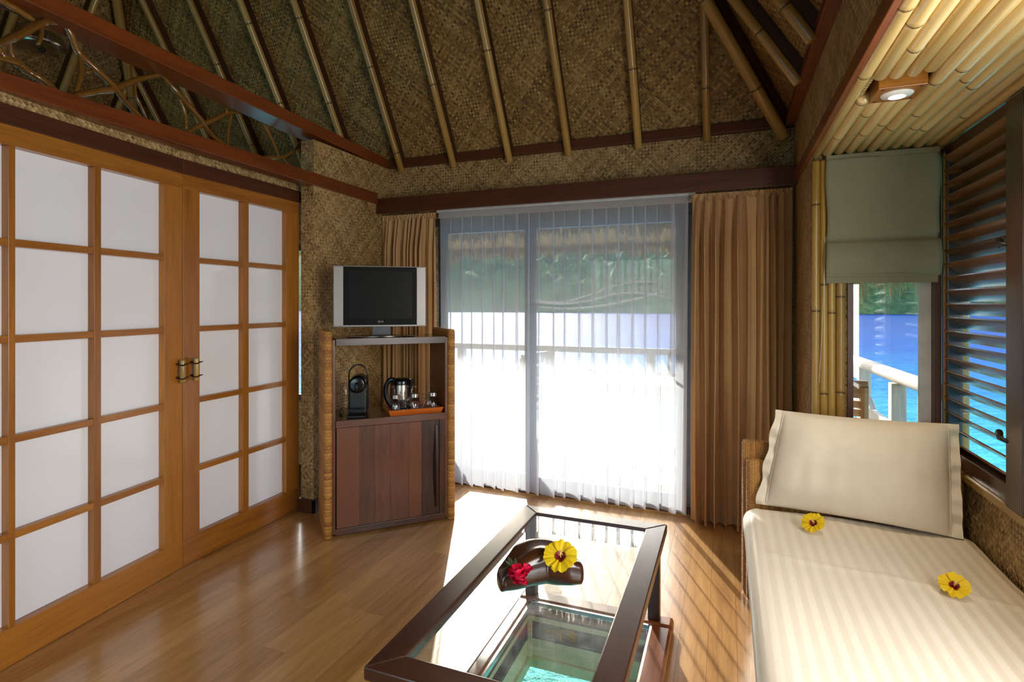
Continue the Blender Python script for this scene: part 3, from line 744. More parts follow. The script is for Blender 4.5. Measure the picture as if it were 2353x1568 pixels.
# ---- louvred window
w2 = empty('window_2', (XA, 2.8, .7)); tag(w2, 'tall window of glossy dark wooden louvre slats beside the daybed', 'window', kind='structure')
O2 = Vector((XA, 2.8, .7))
def w2box(nm, lo, hi, mat=M['table'], bv=.003): return MB().box(Vector(lo) - O2, Vector(hi) - O2).build(nm, mat, w2, bevel=bv)
LY0, LY1 = 2.464, 3.085
w2box('corner_post', (XA - .012, YA - .028, .675), (XA + .06, YA - .0, 2.15))
w2box('stile', (XA - .006, LY1 + .006, .70), (XA + .045, YA - .03, 2.14))
w2box('edge_bead', (XA - .016, YA - .036, .72), (XA - .006, YA - .028, 2.12), M['bamboo_olive'], .001)
w2box('stile', (XA - .03, LY0 - .12, .70), (XA + .045, LY0, 2.14))
w2box('rail', (XA - .008, LY0, 2.085), (XA + .045, YA - .03, 2.15))
w2box('rail', (XA - .012, .2, .700), (XA + .045, YA - .03, .765))
w2box('rail', (XA - .008, .2, 2.085), (XA + .045, LY0 - .12, 2.15))
w2box('stile', (XA - .03, 1.60, .70), (XA + .045, 1.72, 2.14))
w2box('sill', (XA - .03, .2, .672), (XA + .06, YA - .0, .70), M['bamboo_olive'])
SP = .0612
def slats(y0, y1):
    for k in range(22):
        z = 2.068 - SP * k
        if z < .77: break
        mt = Matrix.Translation(Vector((XA + .015, 0, z)) - O2) @ Matrix.Rotation(radians(37), 4, 'Y')
        q = MB()
        prof = [(-.045, 0), (-.041, .0035), (0, .0055), (.041, .0035), (.045, 0), (.041, -.0035), (0, -.0055), (-.041, -.0035)]
        V = [mt @ Vector((a, y, b_)) for y in (y0, y1) for a, b_ in prof]; n_ = len(prof)
        Fs = [tuple(range(n_)), tuple(range(2 * n_ - 1, n_ - 1, -1))]; U = [[(0, 0)] * n_] * 2
        for i in range(n_):
            j = (i + 1) % n_; Fs.append((i, n_ + i, n_ + j, j)); U.append([(0, i * .02), (y1 - y0, i * .02), (y1 - y0, i * .02 + .02), (0, i * .02 + .02)])
        q.add(V, Fs, U); q.build('slat', M['louvre'], w2)
slats(LY0 + .002, LY1 + .004)
slats(1.722, LY0 - .122)
for z in (1.63, .93):
    q = MB(); q.tube([(XA - .03, LY0 - .01, z), (XA - .035, LY0 + .03, z + .005), (XA - .028, LY0 + .055, z + .02), (XA - .02, LY0 + .075, z - .005)], [.006, .010, .012, .003], 8)
    for i in range(len(q.v)): q.v[i] = tuple(Vector(q.v[i]) - O2)
    q.build('latch', M['blackmatt'], w2, smooth=True)

# ---- sliding glass door
d3 = empty('door_3', (-1.2, YB + .05, 0)); tag(d3, 'aluminium sliding glass door to the deck behind the sheer curtain', 'door', kind='structure')
O3 = Vector((-1.2, YB + .05, 0))
def d3box(nm, lo, hi, mat, bv=.002): return MB().box(Vector(lo) - O3, Vector(hi) - O3).build(nm, mat, d3, bevel=bv)
y0, y1 = YB + .03, YB + .065; y2, y3 = YB + .07, YB + .105
d3box('stile', (-1.43, y0, .03), (-1.344, y1, 2.04), M['alu']); d3box('stile', (-.325, y0, .03), (-.235, y1, 2.04), M['alu'])
d3box('rail', (-1.344, y0, 1.985), (-.325, y1, 2.04), M['alu']); d3box('rail', (-1.344, y0, .03), (-.325, y1, .11), M['alu'])
d3box('pane', (-1.344, YB + .045, .11), (-.325, YB + .051, 1.985), M['glass'], 0)
d3box('stile', (-2.19, y2, .03), (-2.12, y3, 2.04), M['alu']); d3box('stile', (-1.43, y2, .03), (-1.36, y3, 2.04), M['alu'])
d3box('rail', (-2.12, y2, 1.985), (-1.43, y3, 2.04), M['alu']); d3box('rail', (-2.12, y2, .03), (-1.43, y3, .11), M['alu'])
d3box('pane', (-2.12, YB + .085, .11), (-1.43, YB + .091, 1.985), M['glass'], 0)
d3box('threshold', (DX0, YB - .02, -.02), (DX1, YB + .12, .03), M['darkwood'])
d3box('head', (DX0, YB + .01, 2.04), (DX1, YB + .12, 2.10), M['alu']); d3box('jamb', (-.235, YB + .01, 0), (DX1, YB + .12, 2.04), M['alu'])
hp = [Vector((-.30, y0, .925)) - O3, Vector((-.345, y0 - .035, .935)) - O3, Vector((-.362, y0 - .045, .96)) - O3, Vector((-.366, y0 - .045, 1.01)) - O3, Vector((-.362, y0 - .045, 1.07)) - O3, Vector((-.345, y0 - .035, 1.095)) - O3, Vector((-.30, y0, 1.10)) - O3]
MB().tube(smoothpath(hp, 4), .010, 10).build('handle', M['alu'], d3, smooth=True)
waves = [[(440, 485), (560, 500), (680, 470), (800, 425), (920, 405), (1000, 408), (1068, 425)], [(440, 495), (560, 507), (700, 490), (800, 462), (900, 455), (1000, 465), (1068, 485)], [(440, 518), (600, 526), (740, 515), (850, 495), (960, 470), (1068, 435)]]
mw = plain('frosted_etching', srgb(236, 240, 244), .7)
for wv in waves:
    P = smoothpath([ony(1000 + a / 1.9605, 440 + b_ / 1.9605, YB + .043) - O3 for a, b_ in wv], 6)
    MB().tube(P, [(.007, .007)] * len(P), 6).build('etched_wave', mw, d3, smooth=True)

# ================================================================== CURTAINS
def fold_curtain(xa, xb, y, ztop, zbot, n, amp, over, seed, nu, nv, pleat=.08, irregular=.0, lean=0.0):
    rn2 = random.Random(seed); ph = [rn2.uniform(-1, 1) for _ in range(n + 3)]
    def fn_(i, j):
        s = i * n; t = j
        k = int(min(s, n - .0001)); fr_ = s - k
        w = irregular * (ph[k] * (1 - fr_) + ph[k + 1] * fr_)
        a = 2 * pi * (s + w * .6)
        gath = min(1, max(0, (t - .0) / pleat))
        am = amp * (.35 + .65 * gath) * (1 + irregular * .6 * ph[k + 1])
        ov = over * (.25 + .75 * gath)
        xx = xa + (xb - xa) * i + ov * sin(2 * a) + .004 * sin(a * .37 + t * 5)
        yy = y + am * sin(a) + .25 * am * sin(2 * a + ph[k] * irregular * 2) + .006 * t * sin(a * .53 + 1.3)
        xx += lean * t * (1 - i) 
        zz = ztop + (zbot - ztop) * t
        return Vector((xx, yy, zz))
    return MB().grid(fn_, nu, nv, abs(xb - xa) * 1.6, abs(ztop - zbot))
sh = empty('sheer_curtain', (-1.16, 3.80, .03)); tag(sh, 'white sheer voile curtain drawn across the sliding glass door', 'curtain')
def voile(xa, xb, ztop, n, seed, per=22, nv=16):
    r2 = random.Random(seed); wd_ = [r2.uniform(.24, .42) for _ in range(n)]; pw = [r2.uniform(.8, 1.2) for _ in range(n)]; tt_ = sum(pw)
    st = [0.0]
    for q in pw: st.append(st[-1] + q / tt_ * (xb - xa))
    drift = [r2.uniform(-.02, .02) for _ in range(n + 1)]
    def fn_(i, j):
        s_ = min(i * n, n - 1e-6); k = int(s_); f_ = s_ - k; p_ = st[k + 1] - st[k]; w_ = p_ * wd_[k] * (.55 + .45 * j)
        if f_ < .5:
            g = f_ / .5; x_ = p_ * g; y_ = .010 * sin(pi * g) + .018 * (1 - g) - .014 * g
        elif f_ < .75:
            g = (f_ - .5) / .25; x_ = p_ - w_ * (.5 - .5 * cos(pi * g)); y_ = -.014 + .030 * g - .012 * sin(pi * g)
        else:
            g = (f_ - .75) / .25; x_ = p_ - w_ + w_ * (.5 - .5 * cos(pi * g)); y_ = .016 + .002 * g + .012 * sin(pi * g)
        dx_ = (drift[k] * (1 - f_) + drift[k + 1] * f_) * j
        return Vector((xa + st[k] + x_ + dx_, y_ * (.6 + .6 * j) + .012 * j * sin(s_ * 1.9), ztop * (1 - j)))
    return MB().grid(fn_, n * per, nv, (xb - xa) * 1.7, ztop)
voile(-2.09 + 1.16, -.235 + 1.16, 2.055, 20, 21).build('voile', M['sheer'], sh, smooth=True)
MB().box((-.93, -.012, 2.055), (.96, .008, 2.10)).build('heading_tape', M['sheer'], sh)
MB().box((-.95, -.008, 2.10), (.97, .012, 2.12)).build('track', M['whiteframe'], sh)
dr = empty('drape', (.08, 3.752, 0)); tag(dr, 'wide tan drape gathered beside the woven nook wall and daybed', 'curtain', 'tan drapes')
fold_curtain(-.215 - .08, .375 - .08, 0, 2.10, .012, 9, .040, .012, 5, 300, 24, .14, 1.25).build('cloth', M['drape'], dr, smooth=True)
fold_curtain(-.215 - .08, .375 - .08, -.004, 2.128, 2.085, 33, .008, .003, 8, 330, 3, 1.0, .6).build('heading', M['drape'], dr, smooth=True)
dl2 = empty('drape', (-2.37, 3.77, 0)); tag(dl2, 'narrow tan drape gathered beside the woven pier behind the television', 'curtain', 'tan drapes')
fold_curtain(-2.60 + 2.37, -2.10 + 2.37, 0, 2.10, .012, 11, .036, .010, 15, 308, 24, .12, .7).build('cloth', M['drape'], dl2, smooth=True)
fold_curtain(-2.60 + 2.37, -2.10 + 2.37, -.004, 2.128, 2.085, 28, .008, .003, 9, 280, 3, 1.0, .6).build('heading', M['drape'], dl2, smooth=True)

# ================================================================== FURNITURE
# ---- cabinet
CB = Vector((-2.24, 2.655, 0)); CW, CDp = .823, .42
cab = empty('minibar_cabinet', CB, pi / 4); tag(cab, 'dark walnut corner cabinet with wicker-wrapped sides and an open shelf', 'cabinet')
def rounded_side(x0, x1):
    y0_, y1_ = 0, CDp; r = (x1 - x0) / 2; pts = []
    for k in range(9): a = pi + pi * k / 8; pts.append(((x0 + x1) / 2 + r * cos(a), y0_ + r + r * sin(a)))
    for k in range(9): a = pi * k / 8; pts.append(((x0 + x1) / 2 + r * cos(a), y1_ - r + r * sin(a)))
    n_ = len(pts); Z = [0, .01, .3, .6, .9, 1.235, 1.25]; sc_ = [.9, 1, 1, 1, 1, 1, .8]
    V = []; Fs = []; U = []; per = [0.0]
    for i in range(n_): per.append(per[-1] + (Vector(pts[(i + 1) % n_]) - Vector(pts[i])).length)
    mx, my = (x0 + x1) / 2, CDp / 2
    for z, s_ in zip(Z, sc_):
        for px, py in pts: V.append(Vector((mx + (px - mx) * s_, my + (py - my) * (1 - (1 - s_) * .1), z)))
    for i in range(len(Z) - 1):
        for k in range(n_):
            k2 = (k + 1) % n_; Fs.append((i * n_ + k, i * n_ + k2, (i + 1) * n_ + k2, (i + 1) * n_ + k))
            U.append([(Z[i], per[k]), (Z[i], per[k + 1]), (Z[i + 1], per[k + 1]), (Z[i + 1], per[k])])
    Fs.append(tuple((len(Z) - 1) * n_ + k for k in range(n_))); U.append([(p[0], p[1]) for p in pts])
    Fs.append(tuple(range(n_ - 1, -1, -1))); U.append([(0, 0)] * n_)
    return MB().add(V, Fs, U)
for a, b_ in ((0, .05), (CW - .05, CW)): rounded_side(a, b_).build('wicker_side', M['wicker'], cab, smooth=True)
def cb(nm, lo, hi, mat=M['cabinet'], bv=.002, par=None): return MB().box(lo, hi).build(nm, mat, par or cab, bevel=bv)
cb('side_board', (.05, .02, .02), (.068, CDp - .02, 1.20)); cb('side_board', (CW - .068, .02, .02), (CW - .05, CDp - .02, 1.20))
gl = wood('glossy_shelf_wood', srgb(40, 20, 12), srgb(66, 34, 20), .16, .5, 1, .1, .03)
cb('top_board', (.068, .012, 1.165), (CW - .068, CDp - .02, 1.205), gl)
cb('shelf_board', (.068, .012, .668), (CW - .068, CDp - .02, .708), gl)
cb('front_lip', (.068, .004, .666), (CW - .068, .013, .710)); cb('front_lip', (.068, .004, 1.163), (CW - .068, .013, 1.207))
cb('bottom_rail', (.068, .02, .012), (CW - .068, CDp - .02, .05))
cb('frame_post', (CW - .105, .018, .05), (CW - .068, .04, .666))
dp = empty('door', (0, 0, 0)); dp.parent = cab
xd0, xd1 = .074, CW - .108; nb = 6
wd = [.15, .10, .11, .13, .09, .13]; tot = sum(wd); xx = xd0
for w_ in wd:
    x2_ = xx + (xd1 - xd0) * w_ / tot; cb('board', (xx, .016, .055), (x2_ - .0006, .036, .662), bv=.0006, par=dp); xx = x2_
cb('backing', (.068, .05, .05), (CW - .068, .06, .666), M['darkwood'], 0)
hx = xd1 - .018
V = []; n_ = 24
hm = MB()
def hf(i, j):
    z = .10 + .53 * j; w = sin(pi * j); a = (i - .5)
    return Vector((hx - .012 + .012 * w * (1 - i) * -1 + .026 * i, .014 - (.006 + .028 * w) * sin(pi * i) ** .7, z))
hm.grid(hf, 8, 24, .03, .5, True).build('handle', M['cabinet'], dp, smooth=True)

# ---- television
TVP = Vector((-2.125, 3.065, 1.205)); tv = empty('television', TVP, radians(34)); tag(tv, 'silver-framed flat television on the walnut corner cabinet', 'television')
tw, thh, zb = .592, .398, .063
MB().box((-tw / 2, -.02, zb), (tw / 2, .045, zb + thh)).build('case', M['silver'], tv, bevel=.004)
sp_ = .062
for s_ in (-1, 1): MB().box((s_ * (tw / 2 - .004) if s_ < 0 else tw / 2 - sp_, -.027, zb + .006), (-tw / 2 + sp_ if s_ < 0 else tw / 2 - .004, -.019, zb + thh - .006)).build('speaker_panel', M['silver'], tv, bevel=.002)
bz = MB().box((-tw / 2 + sp_ + .001, -.028, zb + .012), (tw / 2 - sp_ - .001, -.018, zb + thh - .006)).build('bezel', M['bezel'], tv, bevel=.002)
MB().box((-tw / 2 + sp_ + .032, -.030, zb + .055), (tw / 2 - sp_ - .03, -.0275, zb + thh - .034)).build('screen', M['screen'], tv)
MB().box((-.055, .0, .006), (.065, .03, zb + .02)).build('neck', M['alu'], tv, bevel=.004)
for k in range(11): MB().box((-.05 + k * .0105, -.004, .01), (-.045 + k * .0105, .001, zb)).build('neck_rib', M['alu'], tv)
pr_ = MB().prism([(-.20, -.10), (.215, -.10), (.12, .08), (-.12, .08)], .0, .007); pr_.build('stand_base', M['black'], tv, bevel=.003)
MB().tube([(-.203, -.102, .004), (.218, -.102, .004)], .004, 8).build('base_trim', M['steel'], tv, smooth=True)
tx = bpy.data.curves.new('logo_text', 'FONT'); tx.body = 'LG'; tx.size = .016; tx.extrude = .0004; tx.align_y = 'CENTER'
to = bpy.data.objects.new('logo_curve', tx); col.objects.link(to)
bpy.context.view_layer.update()
tme = bpy.data.meshes.new_from_object(to.evaluated_get(bpy.context.evaluated_depsgraph_get())); bpy.data.objects.remove(to)
tme.materials.clear(); tme.materials.append(M['logo'])
to = bpy.data.objects.new('logo_text', tme); col.objects.link(to); to.parent = tv; to.location = (.0, -.0286, zb + .034); to.rotation_euler = (pi / 2, 0, 0)
em = MB(); em.tube([(-.009 + .0065 * cos(a), -.0286, zb + .034 + .0065 * sin(a)) for a in [2 * pi * k / 20 for k in range(21)]], .0011, 6, False)
em.tube([(-.009, -.0286, zb + .038), (-.009, -.0286, zb + .030), (-.006, -.0286, zb + .030)], .0009, 5); em.lathe([(.0001, 0), (.0012, 0)], 8, (-.0115, -.0287, zb + .036)); em.build('logo_emblem', M['logo'], tv)

# ---- coffee machine on the shelf
SZ = .708
pc = onz(821, 957, SZ); cm = empty('coffee_machine', pc + Vector((-.03, .05, 0)), radians(30)); tag(cm, 'black capsule coffee machine with raised lever loop on the cabinet shelf', 'coffee machine')
MB().box((-.058, -.12, 0), (.058, .02, .014)).build('base', M['blackmatt'], cm, bevel=.005)
MB().box((-.056, -.05, .012), (.056, .12, .185)).build('body', M['blackmatt'], cm, bevel=.012)
MB().box((-.05, -.118, .045), (.05, -.045, .056)).build('drip_tray', M['black'], cm, bevel=.003)
hd = MB(); hd.tube([(0, -.075, .20), (0, -.07, .20), (0, .10, .20), (0, .105, .20)], [.040, .053, .053, .04], 26); hd.build('brew_head', M['black'], cm, smooth=True)
MB().tube([(0, -.082, .215), (0, -.088, .19), (0, -.083, .155)], [.010, .013, .009], 10).build('spout', M['blackmatt'], cm, smooth=True)
lv = [(-.058, .01, .19)] + [(-.058 * cos(a), .0, .25 + .07 * sin(a)) for a in [pi * k / 12 for k in range(13)]] + [(.058, .01, .19)]
MB().tube(smoothpath(lv, 2), .0045, 8).build('lever', M['black'], cm, smooth=True)
MB().tube([(-.085, .03, 0.0), (-.085, .03, .012), (-.085, .03, .19), (-.085, .03, .205)], [.03, .034, .034, .028], 18).build('water_tank', M['glassware'], cm, smooth=True)
MB().tube(smoothpath([(-.06, .1, .01), (-.11, .08, .03), (-.12, .02, .005), (-.09, -.06, .004)], 5), .003, 6).build('cord', M['blackmatt'], cm, smooth=True)

# ---- tray, kettle and glasses
tp = CB + Vector((cos(pi / 4), sin(pi / 4), 0)) * .565 + Vector((-sin(pi / 4), cos(pi / 4), 0)) * .17
tr = empty('serving_tray', (tp.x, tp.y, SZ), pi / 4); tag(tr, 'orange-brown wooden tray holding kettle and glasses on the shelf', 'tray')
tb = MB().box((-.165, -.145, 0), (.165, .145, .008)).build('tray_base', M['tray'], tr, bevel=.001)
def tside(lo, hi, ax, o_):
    m_ = MB().box(lo, hi); 
    m_.build('tray_side', M['tray'], tr, bevel=.002)
q = MB().add([Vector(p) for p in ((-.165, -.145, 0), (.165, -.145, 0), (.178, -.162, .038), (-.178, -.162, .038), (-.165, -.137, 0), (.165, -.137, 0), (.178, -.154, .038), (-.178, -.154, .038))],
             [(0, 1, 2, 3), (5, 4, 7, 6), (3, 2, 6, 7), (0, 3, 7, 4), (1, 5, 6, 2)], [[(0, 0), (.33, 0), (.34, .04), (0, .04)]] * 5); q.build('tray_side', M['tray'], tr)
MB().box((-.165, .137, 0), (.165, .145, .034)).build('tray_side', M['tray'], tr, bevel=.001)
for s_ in (-1, 1): MB().box((s_ * .165 if s_ < 0 else .157, -.145, 0), (-.157 if s_ < 0 else .165, .145, .036)).build('tray_side', M['tray'], tr, bevel=.001)
trm = Matrix.Translation((tp.x, tp.y, SZ + .008)) @ Matrix.Rotation(pi / 4, 4, 'Z')
kt = empty('electric_kettle', trm @ Vector((-.045, .072, 0)), radians(20)); tag(kt, 'black and steel electric kettle at the back of the tray', 'kettle')
MB().lathe([(.066, 0), (.07, .004), (.07, .022), (.066, .024)], 28, caps=True).build('base', M['blackmatt'], kt, smooth=True)
MB().lathe([(.066, .024), (.068, .03), (.066, .10), (.062, .165)], 28).build('body', M['steel'], kt, smooth=True)
MB().lathe([(.0632, .160), (.064, .185), (.058, .197), (.03, .203), (.0001, .204)], 28).build('lid', M['black'], kt, smooth=True)
MB().tube(smoothpath([(-.05, 0, .190), (-.085, 0, .185), (-.108, 0, .14), (-.108, 0, .08), (-.085, 0, .03), (-.06, 0, .02)], 5), [(.010, .016)] * 26, 10).build('handle', M['black'], kt, smooth=True)
MB().add([Vector(p) for p in ((.05, -.02, .19), (.05, .02, .19), (.088, 0, .196), (.058, -.016, .12), (.058, .016, .12), (.068, 0, .13))], [(0, 1, 2), (0, 2, 5, 3), (1, 4, 5, 2), (3, 5, 4)], [[(0, 0)] * 4] * 4).build('spout', M['black'], kt)
def stemglass(p, lab):
    g = MB().lathe([(.036, 0.001), (.037, .02), (.034, .05), (.026, .078), (.012, .09), (.005, .096), (.004, .145), (.008, .150), (.030, .153), (.031, .155), (.0001, .156)], 26).build('wine_glass', M['glassware'], loc=p, smooth=True)
    tag(g, lab, 'glass', 'upturned wine glasses')
def tumbler(p, lab):
    e_ = empty('tumbler', p); tag(e_, lab, 'glass', 'capped tumblers')
    MB().lathe([(.0001, .002), (.024, .002), (.026, .006), (.030, .105), (.029, .105), (.025, .008)], 26).build('glass_wall', M['glassware'], e_, smooth=True)
    MB().lathe([(.0312, .098), (.0312, .120), (.030, .122), (.0001, .1225)], 26).build('paper_cap', M['steel'], e_, smooth=False)
def coupe(p, lab):
    g = MB().lathe([(.027, .001), (.025, .006), (.015, .022), (.007, .034), (.005, .04), (.005, .078), (.010, .083), (.026, .085), (.027, .087), (.0001, .089)], 26).build('liqueur_glass', M['glassware'], loc=p, smooth=True)
    tag(g, lab, 'glass', 'upturned liqueur glasses')
for k, xq in enumerate((-.115, .0, .115)): stemglass(trm @ Vector((xq, -.030, 0)), ('upturned tall wine glass on the tray end by the coffee machine', 'upturned tall wine glass right in front of the steel kettle body', 'upturned tall wine glass on the tray end by the sheer curtain')[k])
for k, xq in enumerate((-.122, .0, .122)): tumbler(trm @ Vector((xq, -.104, 0)), ('silver-capped tumbler on the tray end by the coffee machine', 'silver-capped tumbler in the middle of the tray before the kettle', 'silver-capped tumbler on the tray end by the sheer curtain')[k])
for k, xq in enumerate((-.061, .061, .115)): coupe(trm @ Vector((xq, -.106 if k < 2 else .05, 0)), ('short upturned liqueur glass on the tray, nearest the coffee machine', 'short upturned liqueur glass at the middle of the tray front', 'short upturned liqueur glass in the tray corner by the wicker cabinet side')[k])

# ---- glass-topped viewing table over the floor hatch
TX0, TX1, TY0, TY1, TZ = -.905, -.243, 1.226, 2.50, .45
tb_ = empty('viewing_table', ((TX0 + TX1) / 2, (TY0 + TY1) / 2, 0)); tag(tb_, 'dark-framed glass coffee table standing over the floor hatch', 'table')
OT = Vector(((TX0 + TX1) / 2, (TY0 + TY1) / 2, 0)); hw, hl = (TX1 - TX0) / 2, (TY1 - TY0) / 2
fw = .082
def mitre(nm, poly, z0, z1, mat, bv=.005, parent=tb_, rot=False):
    m_ = MB(); n0 = len(poly)
    V = [Vector((x_, y_, z0)) for x_, y_ in poly] + [Vector((x_, y_, z1)) for x_, y_ in poly]
    Fs = [(3, 2, 1, 0), (4, 5, 6, 7)] + [(i, (i + 1) % 4, 4 + (i + 1) % 4, 4 + i) for i in range(4)]
    g = (lambda p: (p.x, p.y)) if rot else (lambda p: (p.y, p.x))
    U = []
    for f in Fs:
        U.append([(g(V[i])[0] + V[i].z * .3, g(V[i])[1] + V[i].z) for i in f])
    return m_.add(V, Fs, U).build(nm, mat, parent, bevel=bv)
z0, z1 = .412, TZ
mitre('frame_rail', [(-hw, -hl), (hw, -hl), (hw - fw, -hl + fw), (-hw + fw, -hl + fw)], z0, z1, M['table'], rot=True)
mitre('frame_rail', [(-hw + fw, hl - fw), (hw - fw, hl - fw), (hw, hl), (-hw, hl)], z0, z1, M['table'], rot=True)
mitre('frame_rail', [(-hw, -hl), (-hw + fw, -hl + fw), (-hw + fw, hl - fw), (-hw, hl)], z0, z1, M['table'])
mitre('frame_rail', [(hw - fw, -hl + fw), (hw, -hl), (hw, hl), (hw - fw, hl - fw)], z0, z1, M['table'])
MB().box((-hw + fw - .006, -hl + fw - .006, z1 - .016), (hw - fw + .006, hl - fw + .006, z1 - .008)).build('glass_top', M['tableglass'], tb_)
lw_ = .05
for sx_ in (-1, 1):
    for sy_ in (-1, 1):
        cxx, cyy = sx_ * (hw - .05), sy_ * (hl - .05)
        MB().box((cxx - lw_ / 2, cyy - lw_ / 2, .055), (cxx + lw_ / 2, cyy + lw_ / 2, z0)).build('leg', M['table'], tb_, bevel=.004)
for sy_ in (-1, 1): MB().box((-hw + .075, sy_ * (hl - .05) - .011, .352), (hw - .075, sy_ * (hl - .05) + .011, z0)).build('apron', M['table'], tb_, bevel=.002)
# kerb on the floor that carries the legs
kb = .085; ky1 = hl - .01
for nm, lo, hi in (('kerb', (-hw, ky1 - kb, 0), (hw + .03, ky1, .055)), ('kerb', (-hw, -ky1, 0), (hw + .03, -ky1 + kb, .055)), ('kerb', (hw - kb + .02, -ky1 + kb, 0), (hw + .03, ky1 - kb, .055)), ('kerb', (-hw, -ky1 + kb, 0), (-hw + kb - .02, ky1 - kb, .055))):
    MB().box(lo, hi).build(nm, M['kerb'], tb_, bevel=.014)
# hatch pane with a pale bead, inside the kerb
hx0, hx1, hy0, hy1 = SHX0 - OT.x, SHX1 - OT.x, SHY0 - OT.y, SHY1 - OT.y
MB().box((-hw + .066, -ky1 + kb, .034), (hw - kb + .018, ky1 - kb, .042)).build('hatch_glass', M['hatchglass'], tb_)
bead = MB()
for lo, hi in (((-hw + .060, -ky1 + kb, .030), (-hw + .072, ky1 - kb, .050)), ((-hw + .06, ky1 - kb - .012, .030), (hw - kb + .02, ky1 - kb, .050))): MB().box(lo, hi).build('hatch_bead', M['steel'], tb_, bevel=.001)

# ---- hatch well under the floor
wl_ = empty('trim_9', (OT.x, OT.y, -.2)); tag(wl_, 'pale plank-lined well under the floor hatch down to the lagoon', 'hatch well', kind='structure')
def wbox(nm, lo, hi, mat): return MB().box(Vector(lo) - Vector((OT.x, OT.y, -.2)), Vector(hi) - Vector((OT.x, OT.y, -.2))).build(nm, mat, wl_, bevel=.002)
for a, b_ in ((.0, -.088), (-.091, -.18)):
    wbox('lining_board', (SHX0 - .02, SHY1, b_), (SHX1 + .02, SHY1 + .02, a), M['shaft']); wbox('lining_board', (SHX0 - .02, SHY0, b_), (SHX0, SHY1, a), M['shaft'])
    wbox('lining_board', (SHX1, SHY0, b_), (SHX1 + .02, SHY1, a), M['shaft']); wbox('lining_board', (SHX0 - .02, SHY0 - .02, b_), (SHX1 + .02, SHY0, a), M['shaft'])
wbox('corner_batten', (SHX0, SHY1 - .018, -.18), (SHX0 + .018, SHY1, -.005), M['shaft'])
wbox('well_rail', (SHX0 - .03, SHY1 - .012, -.225), (SHX1 + .03, SHY1 + .04, -.181), M['water_glow_rail']); wbox('well_rail', (SHX0 - .04, SHY0, -.225), (SHX0 + .012, SHY1, -.181), M['water_glow_rail'])
wbox('well_rail', (SHX1 - .012, SHY0, -.225), (SHX1 + .04, SHY1, -.181), M['water_glow_rail'])

# ---- carved wooden bowl-like ornament on the table
bp = [onz(u, v, TZ + .02) for u, v in ((1146, 1338), (1168, 1335), (1195, 1330), (1225, 1322), (1255, 1318), (1285, 1322), (1312, 1325), (1334, 1322))]
P = smoothpath(bp, 4); n_ = len(P)
bw = MB(); ctr = sum(P, Vector()) / n_
V = []; Fs = []; U = []; seg = 24
for i, p in enumerate(P):
    t = i / (n_ - 1); tg = (P[min(i + 1, n_ - 1)] - P[max(i - 1, 0)]).normalized(); sd2 = Vector((-tg.y, tg.x, 0))
    wdt = .040 + .040 * sin(pi * min(1, max(0, t * 1.12 - .06))) ** 1.3 - .008 * t; ht = .030 + .034 * sin(pi * min(1, t * 1.05)) + .012 * t
    e_ = 1.0
    if i == 0 or i == n_ - 1: e_ = .80
    for k in range(seg):
        a = 2 * pi * k / seg; ca, sa = cos(a), sin(a)
        ca = math.copysign(abs(ca) ** .75, ca); sa = math.copysign(abs(sa) ** .8, sa)
        q = p + sd2 * (wdt * ca * e_ + .018 * sin(pi * t)) ; zz = TZ - .0075 + ht * .95 + ht * sa * e_ * (1 + .10 * noise.noise(Vector((t * 5, a, 3))))
        zz -= (.018 * max(0, sa) * max(0, 1 - abs(ca) * 1.3) * sin(pi * t))
        V.append(Vector((q.x, q.y, max(zz, TZ - .0075))))
for i in range(n_ - 1):
    for k in range(seg):
        k2 = (k + 1) % seg; Fs.append((i * seg + k, i * seg + k2, (i + 1) * seg + k2, (i + 1) * seg + k)); U.append([(i * .012, k * .01), (i * .012, k * .01 + .01), (i * .012 + .012, k * .01 + .01), (i * .012 + .012, k * .01)])
Fs.append(tuple(range(seg - 1, -1, -1))); U.append([(0, 0)] * seg); Fs.append(tuple((n_ - 1) * seg + k for k in range(seg))); U.append([(0, 0)] * seg)
bo = bw.add(V, Fs, U).build('carved_bowl', M['bowl'], smooth=True)
tag(bo, 'polished dark driftwood bowl holding flowers on the glass table', 'bowl')

